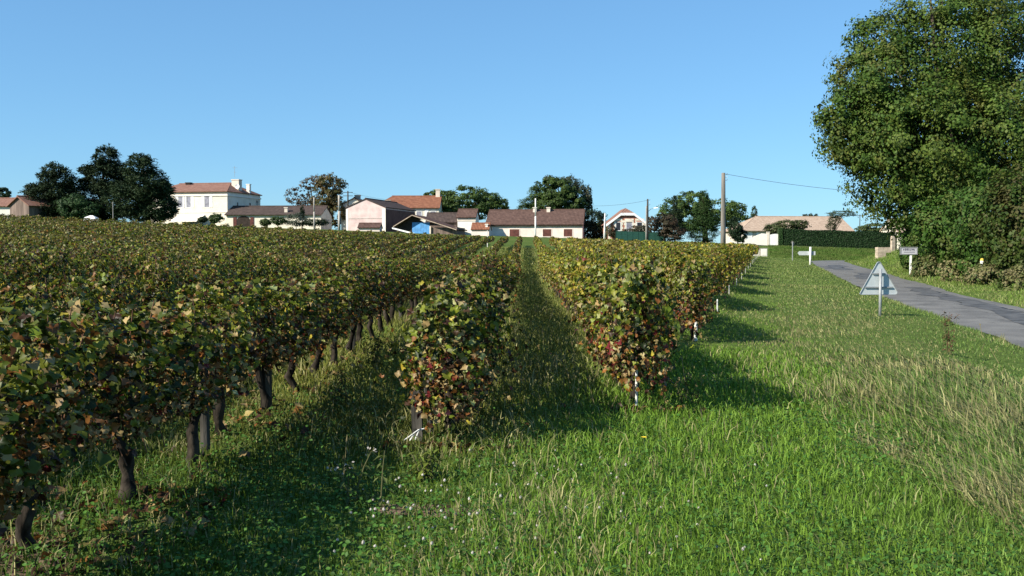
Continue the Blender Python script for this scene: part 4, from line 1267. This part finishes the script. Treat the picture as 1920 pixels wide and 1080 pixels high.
# long low annex right of the white house
d = 170
x0 = at(424, 400, d).x
r = empty('annex', (x0, d, gz(x0, d)), math.radians(-3)); z0 = gz(x0, d)
W = px(603-424, d)
hw = zrel(403, d, z0)
rf = gable_x(r, W, 8.0, hw, zrel(389.5, d, z0)-hw+.25, M_CREAM, M_ROOF_DK, .35)
mb = MB(); R_ = 1.15; xc = (457-424)/FPX*d
pts = [(xc-R_, -.06, -.5), (xc+R_, -.06, -.5)]+[(xc+R_*math.cos(a*math.pi/10), -.06, 1.0+.75*math.sin(a*math.pi/10)) for a in range(11)]
mb.slab(pts, .05); mb.build('archway', M_DARK, r)
for sg in (-1, 1): MB().box(xc+sg*1.5-.3, -.09, -.4, xc+sg*1.5+.3, -.004, 1.55).build('shutter_door', M_REDWOOD, r)
window(r, W-3.2, 1.0, .8, .9)
chimney(rf, W*.62, 1.0, hw+.3, .55, .5, .9, M_PALE)
tag(r, 'long low cream annex with dark roof and arched doorway', 'annex')

# pink barn
d = 165
x0 = at(649, 391, d).x
rzb = math.radians(-14)
z0 = gz(x0, d)
r = empty('pink_barn', (x0, d, z0), rzb)
W = px(76, d)*1.03; hw = zrel(390.5, d, z0)
rf = gable_y(r, W, 14.5, hw, zrel(374.5, d, z0)-hw, M_PINK, M_ROOF_DK, .12)
MB().box(W-.55, -.03, -1, W+.02, -.003, hw-.15).build('corner_stones', M_WHITEWALL, r)
MB().box(-.02, -.03, -1, .4, -.003, hw-.15).build('corner_stones', M_WHITEWALL, r)
MB().box(W+.004, .05, -1, W+.06, 14.4, hw-.2).build('side_wall', plain('dark maroon', (.13,.065,.052), .95, .25, 1.5), r)  # even dark maroon panel laid over the pink side wall
MB().box(.4, -.035, hw*.52, W-.55, -.003, hw*.52+.07).build('band', M_CONC, r)
tag(r, 'pink rendered barn with pale corners and tall gable', 'barn')
d = 158
r, z0 = bgroup('shed', 672, d)
hw = zrel(427.5, d, z0)
gable_x(r, px(40, d), 3, max(.4, hw), .62, M_PINKPALE, M_ROOF_BR, .2)
tag(r, 'small low shed with dark red roof before the pink barn', 'shed')

# house with chimney behind the pink barn
d = 182
r, z0 = bgroup('stone_house', 640, d)
hw = zrel(385, d, z0)
rf = gable_y(r, px(50, d), 9, hw, zrel(372, d, z0)-hw, M_CREAM, M_ROOF_DK, .3)
chimney(rf, px(28, d), 2.0, hw+.2, 1.0, .9, zrel(366, d, z0)-hw-.2, M_TAN)
tag(r, 'ochre stone house half hidden behind the pink barn', 'house')

# long house with orange roof
d = 184
r, z0 = bgroup('orange_roof_house', 700, d)
W = px(823-700, d); hw = zrel(389.5, d, z0)
rf = gable_x(r, W, 9.0, hw, zrel(372, d, z0)-hw+.5, M_CREAM, M_ROOF_RED, .35, hipl=3.0)
chimney(rf, px(26, d), 1.6, hw+.4, 1.0, .7, 1.0, M_TAN)
chimney(rf, W-.5, 4.5, hw+1.0, .8, .8, 2.6, M_PALE)
for q, u in enumerate((772, 800)):
    MB().box(px(u-700, d)-.35, -.06, -1, px(u-700, d)+.35, -.004, hw-.3).build('pilaster', M_WHITE, r)
for u in (786, 812): window(r, px(u-700, d), hw-2.1, .9, 1.4, pane=M_CURTAIN)
tag(r, 'long cream house with bright orange tiled roof and hip', 'house')

# shed with a blue panel
d = 154
x0 = at(744, 420, d).x; z0 = gz(x0, d)
r = empty('blue_door_shed', (x0, d, z0), math.radians(-10))
W = px(116, d); hw = zrel(423, d, z0); rise = zrel(404.5, d, z0)-hw
apx = px(775-744, d)
v = [(0,.6,-1),(W*.55,.6,-1),(W*.55,.6,hw-.15),(apx,.6,hw+rise-.12),(0,.6,hw-.15)]
MB().slab(v, .2).build('wall', M_DARK, r)
MB().box(W*.55+.004,.62,-1,W*.98,6.2,hw*.72).build('side_wall', M_BARN, r)
R = MB()
R.slab([(-.4,-.5,hw-.22),(apx,-.5,hw+rise),(apx,7,hw+rise),(-.4,7,hw-.22)], -.16)
R.slab([(apx,-.5,hw+rise),(W,-.5,hw-.75),(W,7,hw-.75),(apx,7,hw+rise)], -.16)
rf = R.build('roof', M_ROOF_BR, r)
MB().slab([(-.45,-.54,hw-.24),(apx,-.54,hw+rise-.01),(apx,-.54,hw+rise+.10),(-.45,-.54,hw-.12)], .06).build('verge_board', M_TAN, rf)
MB().slab([(apx+.01,-.54,hw+rise-.01),(W,-.54,hw-.77),(W,-.54,hw-.65),(apx+.01,-.54,hw+rise+.10)], .06).build('verge_board', M_TAN, rf)
for q in range(6):
    x_ = px(28, d)+q*.47
    MB().box(x_, .52, -1, x_+.455, .59, zrel(417, d, z0)-.0).build('plank', M_BLUE, r)
MB().box(px(62, d), .3, -1, px(62, d)+.22, .58, hw*.9).build('post', M_PALE, r)
MB().slab([(-.5,-.9,.55),(px(46,d),-.9,-.55),(px(46,d),-.9,-.30),(-.5,-.9,.78)], .08).build('ramp_board', M_WHITE, r)
tag(r, 'open brown roofed shed with a bright blue plank panel', 'shed')

# brown roofed outbuilding joined behind it
d = 162
r, z0 = bgroup('outbuilding', 800, d)
hw = zrel(417, d, z0)
gable_x(r, px(56, d), 6, hw, zrel(403.5, d, z0)-hw+.3, M_BARN, M_ROOF_DK, .3)
tag(r, 'dark roofed outbuilding behind the blue panel shed', 'outbuilding')

# small square pavilion
d = 160
r, z0 = bgroup('pavilion', 858, d, math.radians(-8))
W = px(34, d); hw = zrel(407, d, z0)
gable_x(r, W, 3.2, hw, zrel(395, d, z0)-hw+.1, M_WHITEWALL, M_ROOF_BR, .3)
MB().box(-.05,-.07,hw-.65,W+.05,-.004,hw-.1).build('frieze', M_PALE, r)
tag(r, 'small square white pavilion with brown roof', 'pavilion')

# little orange hut
d = 146
r, z0 = bgroup('hut', 884, d, math.radians(-6))
hw = zrel(431, d, z0)
rf = gable_x(r, px(33, d), 2.6, max(.3, hw), zrel(421, d, z0)-hw+.05, M_PINKPALE, M_ROOF_RED, .15)
chimney(rf, px(28, d), .5, hw, .35, .3, .75, M_WHITEWALL)
tag(r, 'tiny hut with orange roof among the far vines', 'hut')

# long low house
d = 164
r, z0 = bgroup('long_house', 912, d, math.radians(-7))
W = px(1086-910, d)*1.02; hw = zrel(421, d, z0)
rf = gable_x(r, W, 9.5, hw, zrel(400, d, z0)-hw+.55, M_PINKPALE, M_ROOF_BR, .35)
MB().box(-.2,-.30,hw-.30,W+.2,-.20,hw-.16).build('gutter', M_DARK, rf)
for u, w_ in ((965,1.6),(1026,1.4),(1065,1.4)):
    window(r, px(u-912, d), hw-2.0, w_, 1.2, pane=M_REDWOOD, frame=M_PINKPALE)
for u in (998.5, 1024.5):
    chimney(rf, px(u-912, d), 4.2, hw+.8, .6, .6, zrel(391, d, z0)-hw-.6, M_PALE)
window(r, 4.5, hw-2.0, .9, 1.2, y=W, side='x')
tag(r, 'long low rosy house with brown roof and two chimneys', 'house')

# brick house with clipped gable
d = 158
r, z0 = bgroup('brick_house', 1140, d)
W = px(1213-1141, d); hw = zrel(419, d, z0); zc = zrel(401, d, z0); zt = zrel(390.5, d, z0)
c0, c1 = W*.33, W*.67
MB().add([(0,0,-1.5),(W,0,-1.5),(W,9,-1.5),(0,9,-1.5),(0,0,hw),(W,0,hw),(W,9,hw),(0,9,hw),(c0,0,zc),(c1,0,zc),(c0,9,zc),(c1,9,zc)],
   [(0,1,5,9,8,4),(1,2,6,5),(2,3,7,10,11,6),(3,0,4,7)]).build('wall', M_BRICK, r)
k = (zc-hw)/c0; ov = .28
ra_ = (W/2, 2.6, zt)
R = MB()
R.slab([(-.3,-ov,hw-.3*k),(c0,-ov,zc),ra_,(W/2,9,zt),(-.3,9,hw-.3*k)], -.14)
R.slab([(c1,-ov,zc),(W+.3,-ov,hw-.3*k),(W+.3,9,hw-.3*k),(W/2,9,zt),ra_], -.14)
R.slab([(c0,-ov,zc),(c1,-ov,zc),ra_], -.14)
rf = R.build('roof', M_ROOF_OR, r)
def plank(a, b2, h_=.26): return MB().slab([(a[0],-ov-.04,a[1]-h_),(b2[0],-ov-.04,b2[1]-h_),(b2[0],-ov-.04,b2[1]+.16),(a[0],-ov-.04,a[1]+.16)], .06)
plank((-.35,hw-.35*k),(c0,zc)).build('barge_board', M_WHITE, rf)
plank((c0+.004,zc),(c1-.004,zc)).build('barge_board', M_WHITE, rf)
plank((c1,zc),(W+.35,hw-.35*k)).build('barge_board', M_WHITE, rf)
MB().box(c0+.1,-.05,hw+.15,c1-.1,-.004,hw+.5).build('band', M_CREAM, r)
wins = [(1159,.7,M_GLASS),(1179.5,.85,M_CURTAIN),(1199,.8,M_GLASS)]
for u, w_, pn in wins:
    xw = px(u-1140, d); zb = zrel(432 if u != 1179.5 else 434, d, z0); h_ = zrel(417, d, z0)-zb
    window(r, xw, zb, w_, h_, pane=pn)
    for sg in (-1, 1):
        for q in range(5):
            zq = zb-.1+q*(h_+.35)/5; ww = .32 if q % 2 else .20
            e = xw+sg*(w_/2+.10)
            MB().box(min(e, e+sg*ww), -.04, zq+.004, max(e, e+sg*ww), -.004, zq+(h_+.35)/5-.004).build('quoin', M_CREAM, r)
    MB().box(xw-w_/2-.3, -.045, zb+h_+.28, xw+w_/2+.3, -.004, zb+h_+.6).build('lintel', M_CREAM, r)
for sg, e in ((1, 0), (-1, W)):
    for q in range(7):
        zq = -.6+q*(hw+.5)/7; ww = .55 if q % 2 else .35
        MB().box(min(e, e+sg*ww), -.04, zq+.004, max(e, e+sg*ww), -.004, zq+(hw+.5)/7-.004).build('quoin', M_CREAM, r)
tag(r, 'small brick house with cream quoins and white barge boards', 'house')

# green mesh fence before it
d = 150
xA, xB = at(1155, 440, d).x, at(1248, 440, d).x
r = empty('mesh_fence', (xA, d, gz(xA, d)))
n = 9; st = (xB-xA)/n
top = at(1155, 432.5, d).z-r.location.z
for q in range(n+1):
    zq = gz(xA+st*q, d)-r.location.z
    MB().box(st*q-.04, -.04, zq-.2, st*q+.04, .04, zq+top*1.0).build('post', M_GREENMESH, r)
for q in range(n):
    zq = gz(xA+st*q, d)-r.location.z
    MB().box(st*q+.045, -.012, zq+.02, st*q+st-.045, .012, zq+top*.96).build('panel', M_GREENMESH, r)
tag(r, 'dark green panel fence before the brick house', 'fence')

# bungalow with pale pink roof
d = 163
x0 = at(1389, 432, d).x; z0 = gz(x0, d)
r = empty('bungalow', (x0, d, z0), math.radians(6))
W = px(1606-1389, d); hw = zrel(432, d, z0)
rf = gable_x(r, W, 10, hw, zrel(410, d, z0)-hw+.35, M_PALE, M_ROOF_PK, .45, hipl=4.2)
window(r, px(16, d), hw-2.0, .9, 1.9, pane=M_WHITE); MB().box(px(30,d), -.06, 0, px(36,d), -.004, hw-.3).build('door', M_WHITE, r)
window(r, px(60, d), hw-1.6, 1.4, 1.2); window(r, px(120, d), hw-1.6, 1.4, 1.2)
tag(r, 'pale bungalow with wide sandy pink tiled roof', 'bungalow')
# garden wall and white gate
d = 147
xa, xb = at(1372, 450, d).x, at(1438, 450, d).x
r = empty('garden_wall', (xa, d, gz(xa, d)))
sw = [(0,-.8),(xb-xa,-.8),(xb-xa,1.55),((xb-xa)*.86,1.62),((xb-xa)*.72,1.35),((xb-xa)*.55,.85),((xb-xa)*.3,.5),(0,.32)]
MB().slab([(x, 0, z) for x, z in sw], .22).build('wall', M_WHITEWALL, r)
MB().box(xb-xa+.003,-.05,-.6,xb-xa+.38,.33,1.75).box(xb-xa-.04,-.09,1.75,xb-xa+.42,.37,1.85).build('pillar', M_PALE, r)
tag(r, 'low white garden wall stepping up to a gate pillar', 'wall')
xg = at(1443, 450, d).x; xh = at(1466, 450, d).x
r = empty('white_gate', (xg, d, gz(xg, d)))
nb = 9
for q in range(nb):
    w_ = (xh-xg)/nb
    MB().box(w_*q+.006, 0, .06, w_*(q+1)-.006, .05, 1.62+.12*math.sin(q/ (nb-1)*math.pi)).build('board', M_WHITE, r)
MB().box(0, .052, .35, xh-xg, .09, .45).build('rail', M_WHITE, r); MB().box(0, .052, 1.2, xh-xg, .09, 1.3).build('rail', M_WHITE, r)
tag(r, 'white boarded garden gate next to the clipped hedge', 'gate')

# cream house at right behind the post
d = 158
r, z0 = bgroup('cream_house', 1684, d)
hw = zrel(436, d, z0)
gable_x(r, px(90, d), 8, hw, 2.2, M_CREAM, M_ROOF_PK, .3)
window(r, 3.2, hw-2.2, .9, 1.3); MB().box(-.05,-.04,hw-1.2,px(30,d),-.004,hw-1.05).build('band', M_PALE, r)
tag(r, 'cream house wall glimpsed between hedge and oak', 'house')

# clipped hedge
def hedge():
    rng = np.random.default_rng(9)
    d = 146.5
    xa, xb = at(1470, 450, d).x, at(1682, 450, d).x
    r = empty('hedge', (xa, d, gz(xa, d)))
    L = xb-xa; Dp = 1.3
    n = 15000
    hA = 2.45
    x = rng.uniform(0, L, n); f = rng.random(n)
    y = np.where(f < .62, rng.normal(.03, .05, n), rng.uniform(0, Dp, n)); zt = np.where(f < .62, rng.uniform(0, 1, n), 1+rng.normal(0, .02, n))
    zb = H(x+xa, np.full(n, d))-r.location.z
    ht = hA+.05*np.sin(x*1.1)+.10*(x/L)
    z = zb+ht*zt
    nr = np.stack([rng.normal(0,.5,n), np.where(f < .62, -1.0, 0)+rng.normal(0,.4,n), np.where(f < .62, .2, 1)+rng.normal(0,.3,n)], 1)
    T = np.array([(0,-.5,0),(.3,0,-.06),(0,.5,0),(-.3,0,-.06)]); F = np.array([(0,1,2),(0,2,3)])
    V, FF = place_leaves(np.stack([x,y,z],1), nr, rng.normal(0,1,(n,3)), rng.uniform(.12,.24,n), T, F)
    C = np.array([.018,.042,.013])*rng.uniform(.6,1.5,(n,1))
    o = link('foliage', np_mesh('foliage', V, FF, M_TREE, rep(C,4)), r); o['kind'] = 'stuff'
    mb = MB()
    for q in range(24):
        a, b2 = L*q/24, L*(q+1)/24
        za, zb_ = gz(xa+a, d)-r.location.z, gz(xa+b2, d)-r.location.z
        mb.add([(a,.08,za-.3),(b2,.08,zb_-.3),(b2,Dp,zb_-.3),(a,Dp,za-.3),(a,.08,za+hA-.08),(b2,.08,zb_+hA-.06),(b2,Dp,zb_+hA-.06),(a,Dp,za+hA-.08)], [(4,5,6,7),(0,1,5,4),(2,3,7,6)])
    mb.build('branches', plain('hedge inside', (.012,.024,.009), 1.0, .4, 3), r)['kind'] = 'stuff'
    tag(r, 'long dark green clipped hedge before the bungalow', 'hedge')
    r = empty('hedge', (xa-.75, d, gz(xa-.75, d)))
    n = 1300
    x = rng.uniform(0,.55,n); z = rng.uniform(0,2.6,n); y = rng.normal(.0,.05,n)
    V, FF = place_leaves(np.stack([x,y,z],1), np.stack([rng.normal(0,.5,n), -1+rng.normal(0,.4,n), rng.normal(.2,.4,n)],1), rng.normal(0,1,(n,3)), rng.uniform(.12,.22,n), T, F)
    o = link('foliage', np_mesh('foliage', V, FF, M_TREE, rep(np.array([.028,.065,.018])*rng.uniform(.6,1.4,(n,1)),4)), r); o['kind'] = 'stuff'
    MB().box(0,.06,-.3,.55,1.2,2.55).build('branches', plain('hedge inside light', (.02,.04,.012), 1.0, .4, 3), r)
    tag(r, 'narrow lighter green hedge end next to the white gate', 'hedge')
hedge()

# ------------------------------------------------------------------ poles, wires, lamp
def pole(name, u, vtop, vbase, d, r0, mat, label, arms=0, rings=0, lean=0.0, cat='pole', square=False):
    p = at(u, vbase, d); z = gz(p.x, d); ht = at(u, vtop, d).z
    root = empty(name, (p.x, d, z))
    h = ht-z
    mb = MB()
    if square:
        mb.box(-r0,-r0*.7,-.3,r0,r0*.7,h*.55); mb.box(-r0*.8,-r0*.55,h*.55,r0*.8,r0*.55,h)
    else:
        mb.tube([(0,0,-.3),(lean*.3,0,h*.35),(lean*.7,0,h*.7),(lean,0,h-.02),(lean,0,h)], [r0*1.12,r0,r0*.86,r0*.74,r0*.5], 10)
    mb.build('shaft', mat, root, True)
    for q in range(rings):
        zz = h-.2-q*.35
        o = MB().tube([(lean+r0*.9,0,zz),(lean+r0*.9+.18,0,zz),(lean+r0*.9+.18,0,zz+.16)], [.025,.025,.05], 7).build('insulator', M_WHITEPOST if q % 2 else M_METAL, root)
    for q in range(arms):
        zz = h-.25-q*.6
        MB().box(lean-.85,-.05,zz-.05,lean+.85,.05,zz+.05).build('crossarm', mat, root)
    tag(root, label, cat)
    return root, Vector((p.x+lean, d, ht))
_, big = pole('utility_pole', 1356, 324, 458, 118, .30, M_POLE, 'tall stout grey wooden utility pole carrying the wire to the oak', rings=3, lean=-.05)
_, p2 = pole('utility_pole', 1214, 373, 448, 146, .16, M_DARKPOLE, 'slim dark utility pole before the brick house', rings=3)
_, _p = pole('concrete_pole', 1211.5, 386, 448, 145.6, .09, M_CONC, 'pale concrete support strapped to the slim dark pole')
_, p3 = pole('white_pole', 1004, 372, 440, 140, .11, M_WHITEPOST, 'slender white pole in front of the long low house', square=True)
_, p4 = pole('white_pole', 1133, 400, 447, 140, .13, M_WHITEPOST, 'short white leaning pole left of the brick house', lean=.10)
_, p5 = pole('concrete_pole', 636, 366, 426, 150, .17, M_CONC, 'pale concrete pole left of the pink barn', square=True)
_, p6 = pole('utility_pole', 652.5, 358, 400, 170, .15, M_DARKPOLE, 'thin dark utility pole with two crossarms behind the pink barn', arms=2)
_, p7 = pole('concrete_pole', 589, 370, 414, 158, .11, M_CONC, 'thin grey pole standing before the low annex roof', square=True)
_, p8 = pole('utility_pole', 1612, 402, 432, 185, .09, M_DARKPOLE, 'distant thin pole beyond the hedge', arms=1)
# street lamp on its own bracket
z = gz(p2.x+.8, 147)
root = empty('street_lamp', (p2.x, 146.2, at(1214, 392, 146.2).z))
MB().tube([(.12,0,-.35),(.5,0,.0),(1.0,0,.12)], .035, 6).build('bracket', M_METAL, root)
MB().add([(.9,-.16,.06),(1.6,-.12,.16),(1.6,.12,.16),(.9,.16,.06),(.95,-.12,.24),(1.5,-.08,.30),(1.5,.08,.30),(.95,.12,.24)], [(0,3,2,1),(4,5,6,7),(0,1,5,4),(1,2,6,5),(2,3,7,6),(3,0,4,7)]).build('lamp_head', M_LAMP, root)
tag(root, 'white street lamp head on a bracket by the slim dark pole', 'street lamp')

def wire(a, b, sag, r, label):
    pts = []
    for q in range(25):
        t = q/24; p = a.lerp(b, t); p.z -= sag*4*t*(1-t); pts.append(p-a)
    o = MB().tube(pts, r, 5).build('power_line', M_WIRE); o.location = a
    tag(o, label, 'wire')
wire(big+Vector((.3,0,-.15)), at(2010, 362, 112), 1.25, .022, 'thin black cable sagging from the tall pole towards the oak')
wire(p2+Vector((0,0,-.2)), at(1108, 386, 165), .25, .018, 'faint cable from the slim dark pole to the birch')
wire(p6+Vector((.4,0,-.25)), at(760, 377, 184), .3, .016, 'faint cable from the crossarm pole over the pink barn')

# ------------------------------------------------------------------ signs, boxes, posts
# triangular sign seen from the back
xs, ds_ = at(1650, 590, 23.6).x, 23.6
zs = gz(xs, ds_)
root = empty('triangular_sign', (xs, ds_, zs), math.radians(4))
ztop = at(1650, 490, ds_).z-zs; zbot = at(1650, 553, ds_).z-zs
hwid = 81/FPX*ds_/2
MB().tube([(0,0,-.3),(0,0,ztop-.18)], .034, 10).build('post', M_METAL, root, True)
yb = .105
P = []
def arc(cx, cz, r, a0, a1, n=5):
    return [(cx+r*math.cos(math.radians(a0+(a1-a0)*i/(n-1))), yb, cz+r*math.sin(math.radians(a0+(a1-a0)*i/(n-1)))) for i in range(n)]
r_ = .055
ang = math.degrees(math.atan2(ztop-zbot, hwid))
P = arc(-hwid+r_*1.75, zbot+r_, r_, 180-(ang-90)-0, 270)+arc(hwid-r_*1.75, zbot+r_, r_, -90, 90-ang)+arc(0, ztop-r_*1.1, r_, 90-ang, 90+ang)
P2 = [(p[0], p[1], p[2]) for p in P]
MB().slab(P2, .012).build('plate', M_SIGNBACK, root)
n = len(P2); c_ = (0, yb, (ztop+2*zbot)/3)
mb = MB()
for i in range(n):
    a, b2 = Vector(P2[i]), Vector(P2[(i+1) % n])
    ia, ib = a.lerp(Vector(c_), .035), b2.lerp(Vector(c_), .035)
    o_ = Vector((0,-.018,0))
    mb.add([a, b2, b2+o_, a+o_, ia, ib, ib+o_, ia+o_], [(0,1,2,3),(7,6,5,4),(3,2,6,7)])
mb.build('rim', M_METAL, root)
for zz, ww in ((zbot+.18, hwid*.66), (ztop-.30, hwid*.30)):
    MB().box(-ww, yb-.034, zz-.016, ww, yb-.003, zz+.016).build('bracket', M_METAL, root)
tag(root, 'grey back of a triangular road sign on a steel post', 'road sign')

# town name board
dT = 60.0
pT = at(1707, 519, dT); zT = gz(pT.x, dT)
root = empty('town_sign', (pT.x, dT, zT), math.radians(-4))
zb = at(1707, 477.5, dT).z-zT; zt = at(1707, 463, dT).z-zT
xl, xr_ = -(1707-1687.5)/FPX*dT, (1718-1707)/FPX*dT
MB().box(-.055, -.04, -.3, .055, .04, zb-.003).build('post', M_WHITE, root)
MB().box(xl, -.05, zb, xr_, .05, zt).build('board', plain('sign board', (.42,.43,.47), .6, .06, 4), root)
fr_ = MB()
fr_.box(xl-.03,-.075,zb-.0,xr_+.03,-.052,zb+.05); fr_.box(xl-.03,-.075,zt-.05,xr_+.03,-.052,zt); fr_.box(xl-.03,-.075,zb+.05,xl+.03,-.052,zt-.05); fr_.box(xr_-.03,-.075,zb+.05,xr_+.03,-.052,zt-.05)
fr_.build('frame', M_METAL, root)
mb = MB(); rr = random.Random(3); xx = xl+.16
while xx < xr_-.16:
    w_ = rr.uniform(.035,.06); z_ = zb+(zt-zb)*.52
    mb.box(xx,-.056,z_,xx+w_*.4,-.051,z_+.12); mb.box(xx+w_*.4+.002,-.056,z_+rr.choice([0,.05,.1]),xx+w_,-.051,z_+rr.choice([.02,.07,.12])+.02)
    xx += w_+.018
mb.box(xl+.2,-.056,zb+(zt-zb)*.30,xr_-.12,-.051,zb+(zt-zb)*.36)
mb.build('lettering', M_INK, root)['kind'] = 'stuff'
tag(root, 'pale town name board on a single white post by the oak', 'sign')

# direction sign on a white post, seen from behind
dS = 84.0
pS = at(1519, 511, dS); zS = gz(pS.x, dS)
root = empty('direction_sign', (pS.x, dS, zS), math.radians(-3))
zt = at(1519, 463, dS).z-zS
MB().tube([(0,0,-.3),(0,0,zt)], .085, 10).build('post', M_WHITE, root, True)
za_, zb_ = at(1519, 478.5, dS).z-zS, at(1519, 471, dS).z-zS
xa = -(1519-1499)/FPX*dS; xb = (1529-1519)/FPX*dS
MB().slab([(xa-.12,.12,(za_+zb_)/2),(xa,.12,za_),(xb,.12,za_),(xb,.12,zb_),(xa,.12,zb_)], .04).build('board', M_SIGNBACK, root)
tag(root, 'grey direction board back on a white post at the bend', 'sign')
# low thin post with plate
dS = 96.0
pS = at(1486, 480, dS); zS = gz(pS.x, dS)
root = empty('marker_post', (pS.x, dS, zS))
zt = at(1486, 453.5, dS).z-zS
MB().tube([(0,0,-.2),(0,0,zt)], .05, 8).build('post', M_METAL, root)
MB().slab([(-.16,.06,zt-.05),(.16,.06,zt-.45),(.2,.06,zt-.1),(.0,.06,zt+.1)], .03).build('plate', M_POLE, root)
tag(root, 'thin steel marker post with a small dark plate', 'post')

# two pale utility boxes
dB = 115.0
for i, (ua, ub) in enumerate(((1413, 1425), (1426.2, 1438.5))):
    xA, xB = at(ua, 473, dB).x, at(ub, 473, dB).x
    root = empty('utility_box', (xA, dB, gz(xA, dB)))
    hgt = at(1425, 466, dB).z-gz(xA, dB)
    MB().box(0, 0, -.2, xB-xA, .32, hgt).build('cabinet', M_PALE if i == 0 else M_WHITEWALL, root)
    MB().box(-.02, -.03, hgt, xB-xA+.02, .35, hgt+.05).build('lid', M_CONC, root)
    MB().box(.06, -.02, .12, xB-xA-.06, -.002, hgt-.1).build('door', M_PALE if i == 0 else M_WHITEWALL, root)
    tag(root, ('greyer' if i == 0 else 'whiter')+' of the two utility boxes at the end of the vineyard', 'utility box', 'utility boxes by the verge')

# stone block pile and stone post
dP = 99.0
xP = at(1646, 480, dP).x; zP = gz(xP, dP)
root = empty('stone_pillar', (xP, dP, zP), .1)
top = at(1652, 463.5, dP).z-zP; n = 5
for q in range(n):
    w_ = .86+.05*((q*3) % 2); z0_, z1_ = -.2+(top+.2)*q/n, -.2+(top+.2)*(q+1)/n
    if q >= n-2: w_ += .45
    MB().box(.02*(q % 2), 0, z0_+.008, w_, .6, z1_-.004).build('stone', M_TAN, root)
tag(root, 'crumbling sandy stone pillar with overhanging top at the bend', 'pillar')
dP = 108.0
xP = at(1674, 460, dP).x; zP = gz(xP, dP)
top = at(1674, 442.5, dP).z-zP
o = MB().box(-.2,-.16,-.3,.2,.16,top-.12).box(-.17,-.13,top-.12,.17,.13,top).build('stone_post', M_TAN); o.location = (xP, dP, zP); o.rotation_euler.z = .2
tag(o, 'tall square sandy stone post at the hedge end', 'post')
# yellow-capped marker
dM = 48.5
pM = at(1841, 504, dM); zM = gz(pM.x, dM)
root = empty('marker_post', (pM.x, dM, zM))
zt = at(1841, 484.5, dM).z-zM
MB().tube([(0,0,-.2),(0,0,zt*.62)], .05, 8).build('shaft', M_CONC, root)
MB().tube([(0,0,zt*.62+.003),(0,0,zt-.12)], .085, 10).build('band', M_WHITE, root)
MB().tube([(0,0,zt-.117),(0,0,zt-.03),(0,0,zt)], [.085,.075,.03], 10).build('cap', M_YELLOW, root)
tag(root, 'small white marker post with yellow cap in the bushes', 'post')
# white tarpaulin heap by the cedars
dW = 140.0
pW = at(171, 410, dW); zW = gz(pW.x, dW)
mb = MB()
zt = at(171, 404, dW).z-zW
mb.add([(-1,-.6,-.2),(1,-.6,-.2),(1,.6,-.2),(-1,.6,-.2),(-.8,-.5,zt*.7),(.75,-.5,zt*.7),(.8,.5,zt*.7),(-.75,.5,zt*.7),(-.2,0,zt),(.25,0,zt)], [(0,1,5,4),(1,2,6,5),(2,3,7,6),(3,0,4,7),(4,5,9,8),(5,6,9),(6,7,8,9),(7,4,8)])
o = mb.build('covered_trailer', M_WHITE); o.location = (pW.x, dW, zW)
tag(o, 'white covered shape peeping over the vines below the cedars', 'trailer')
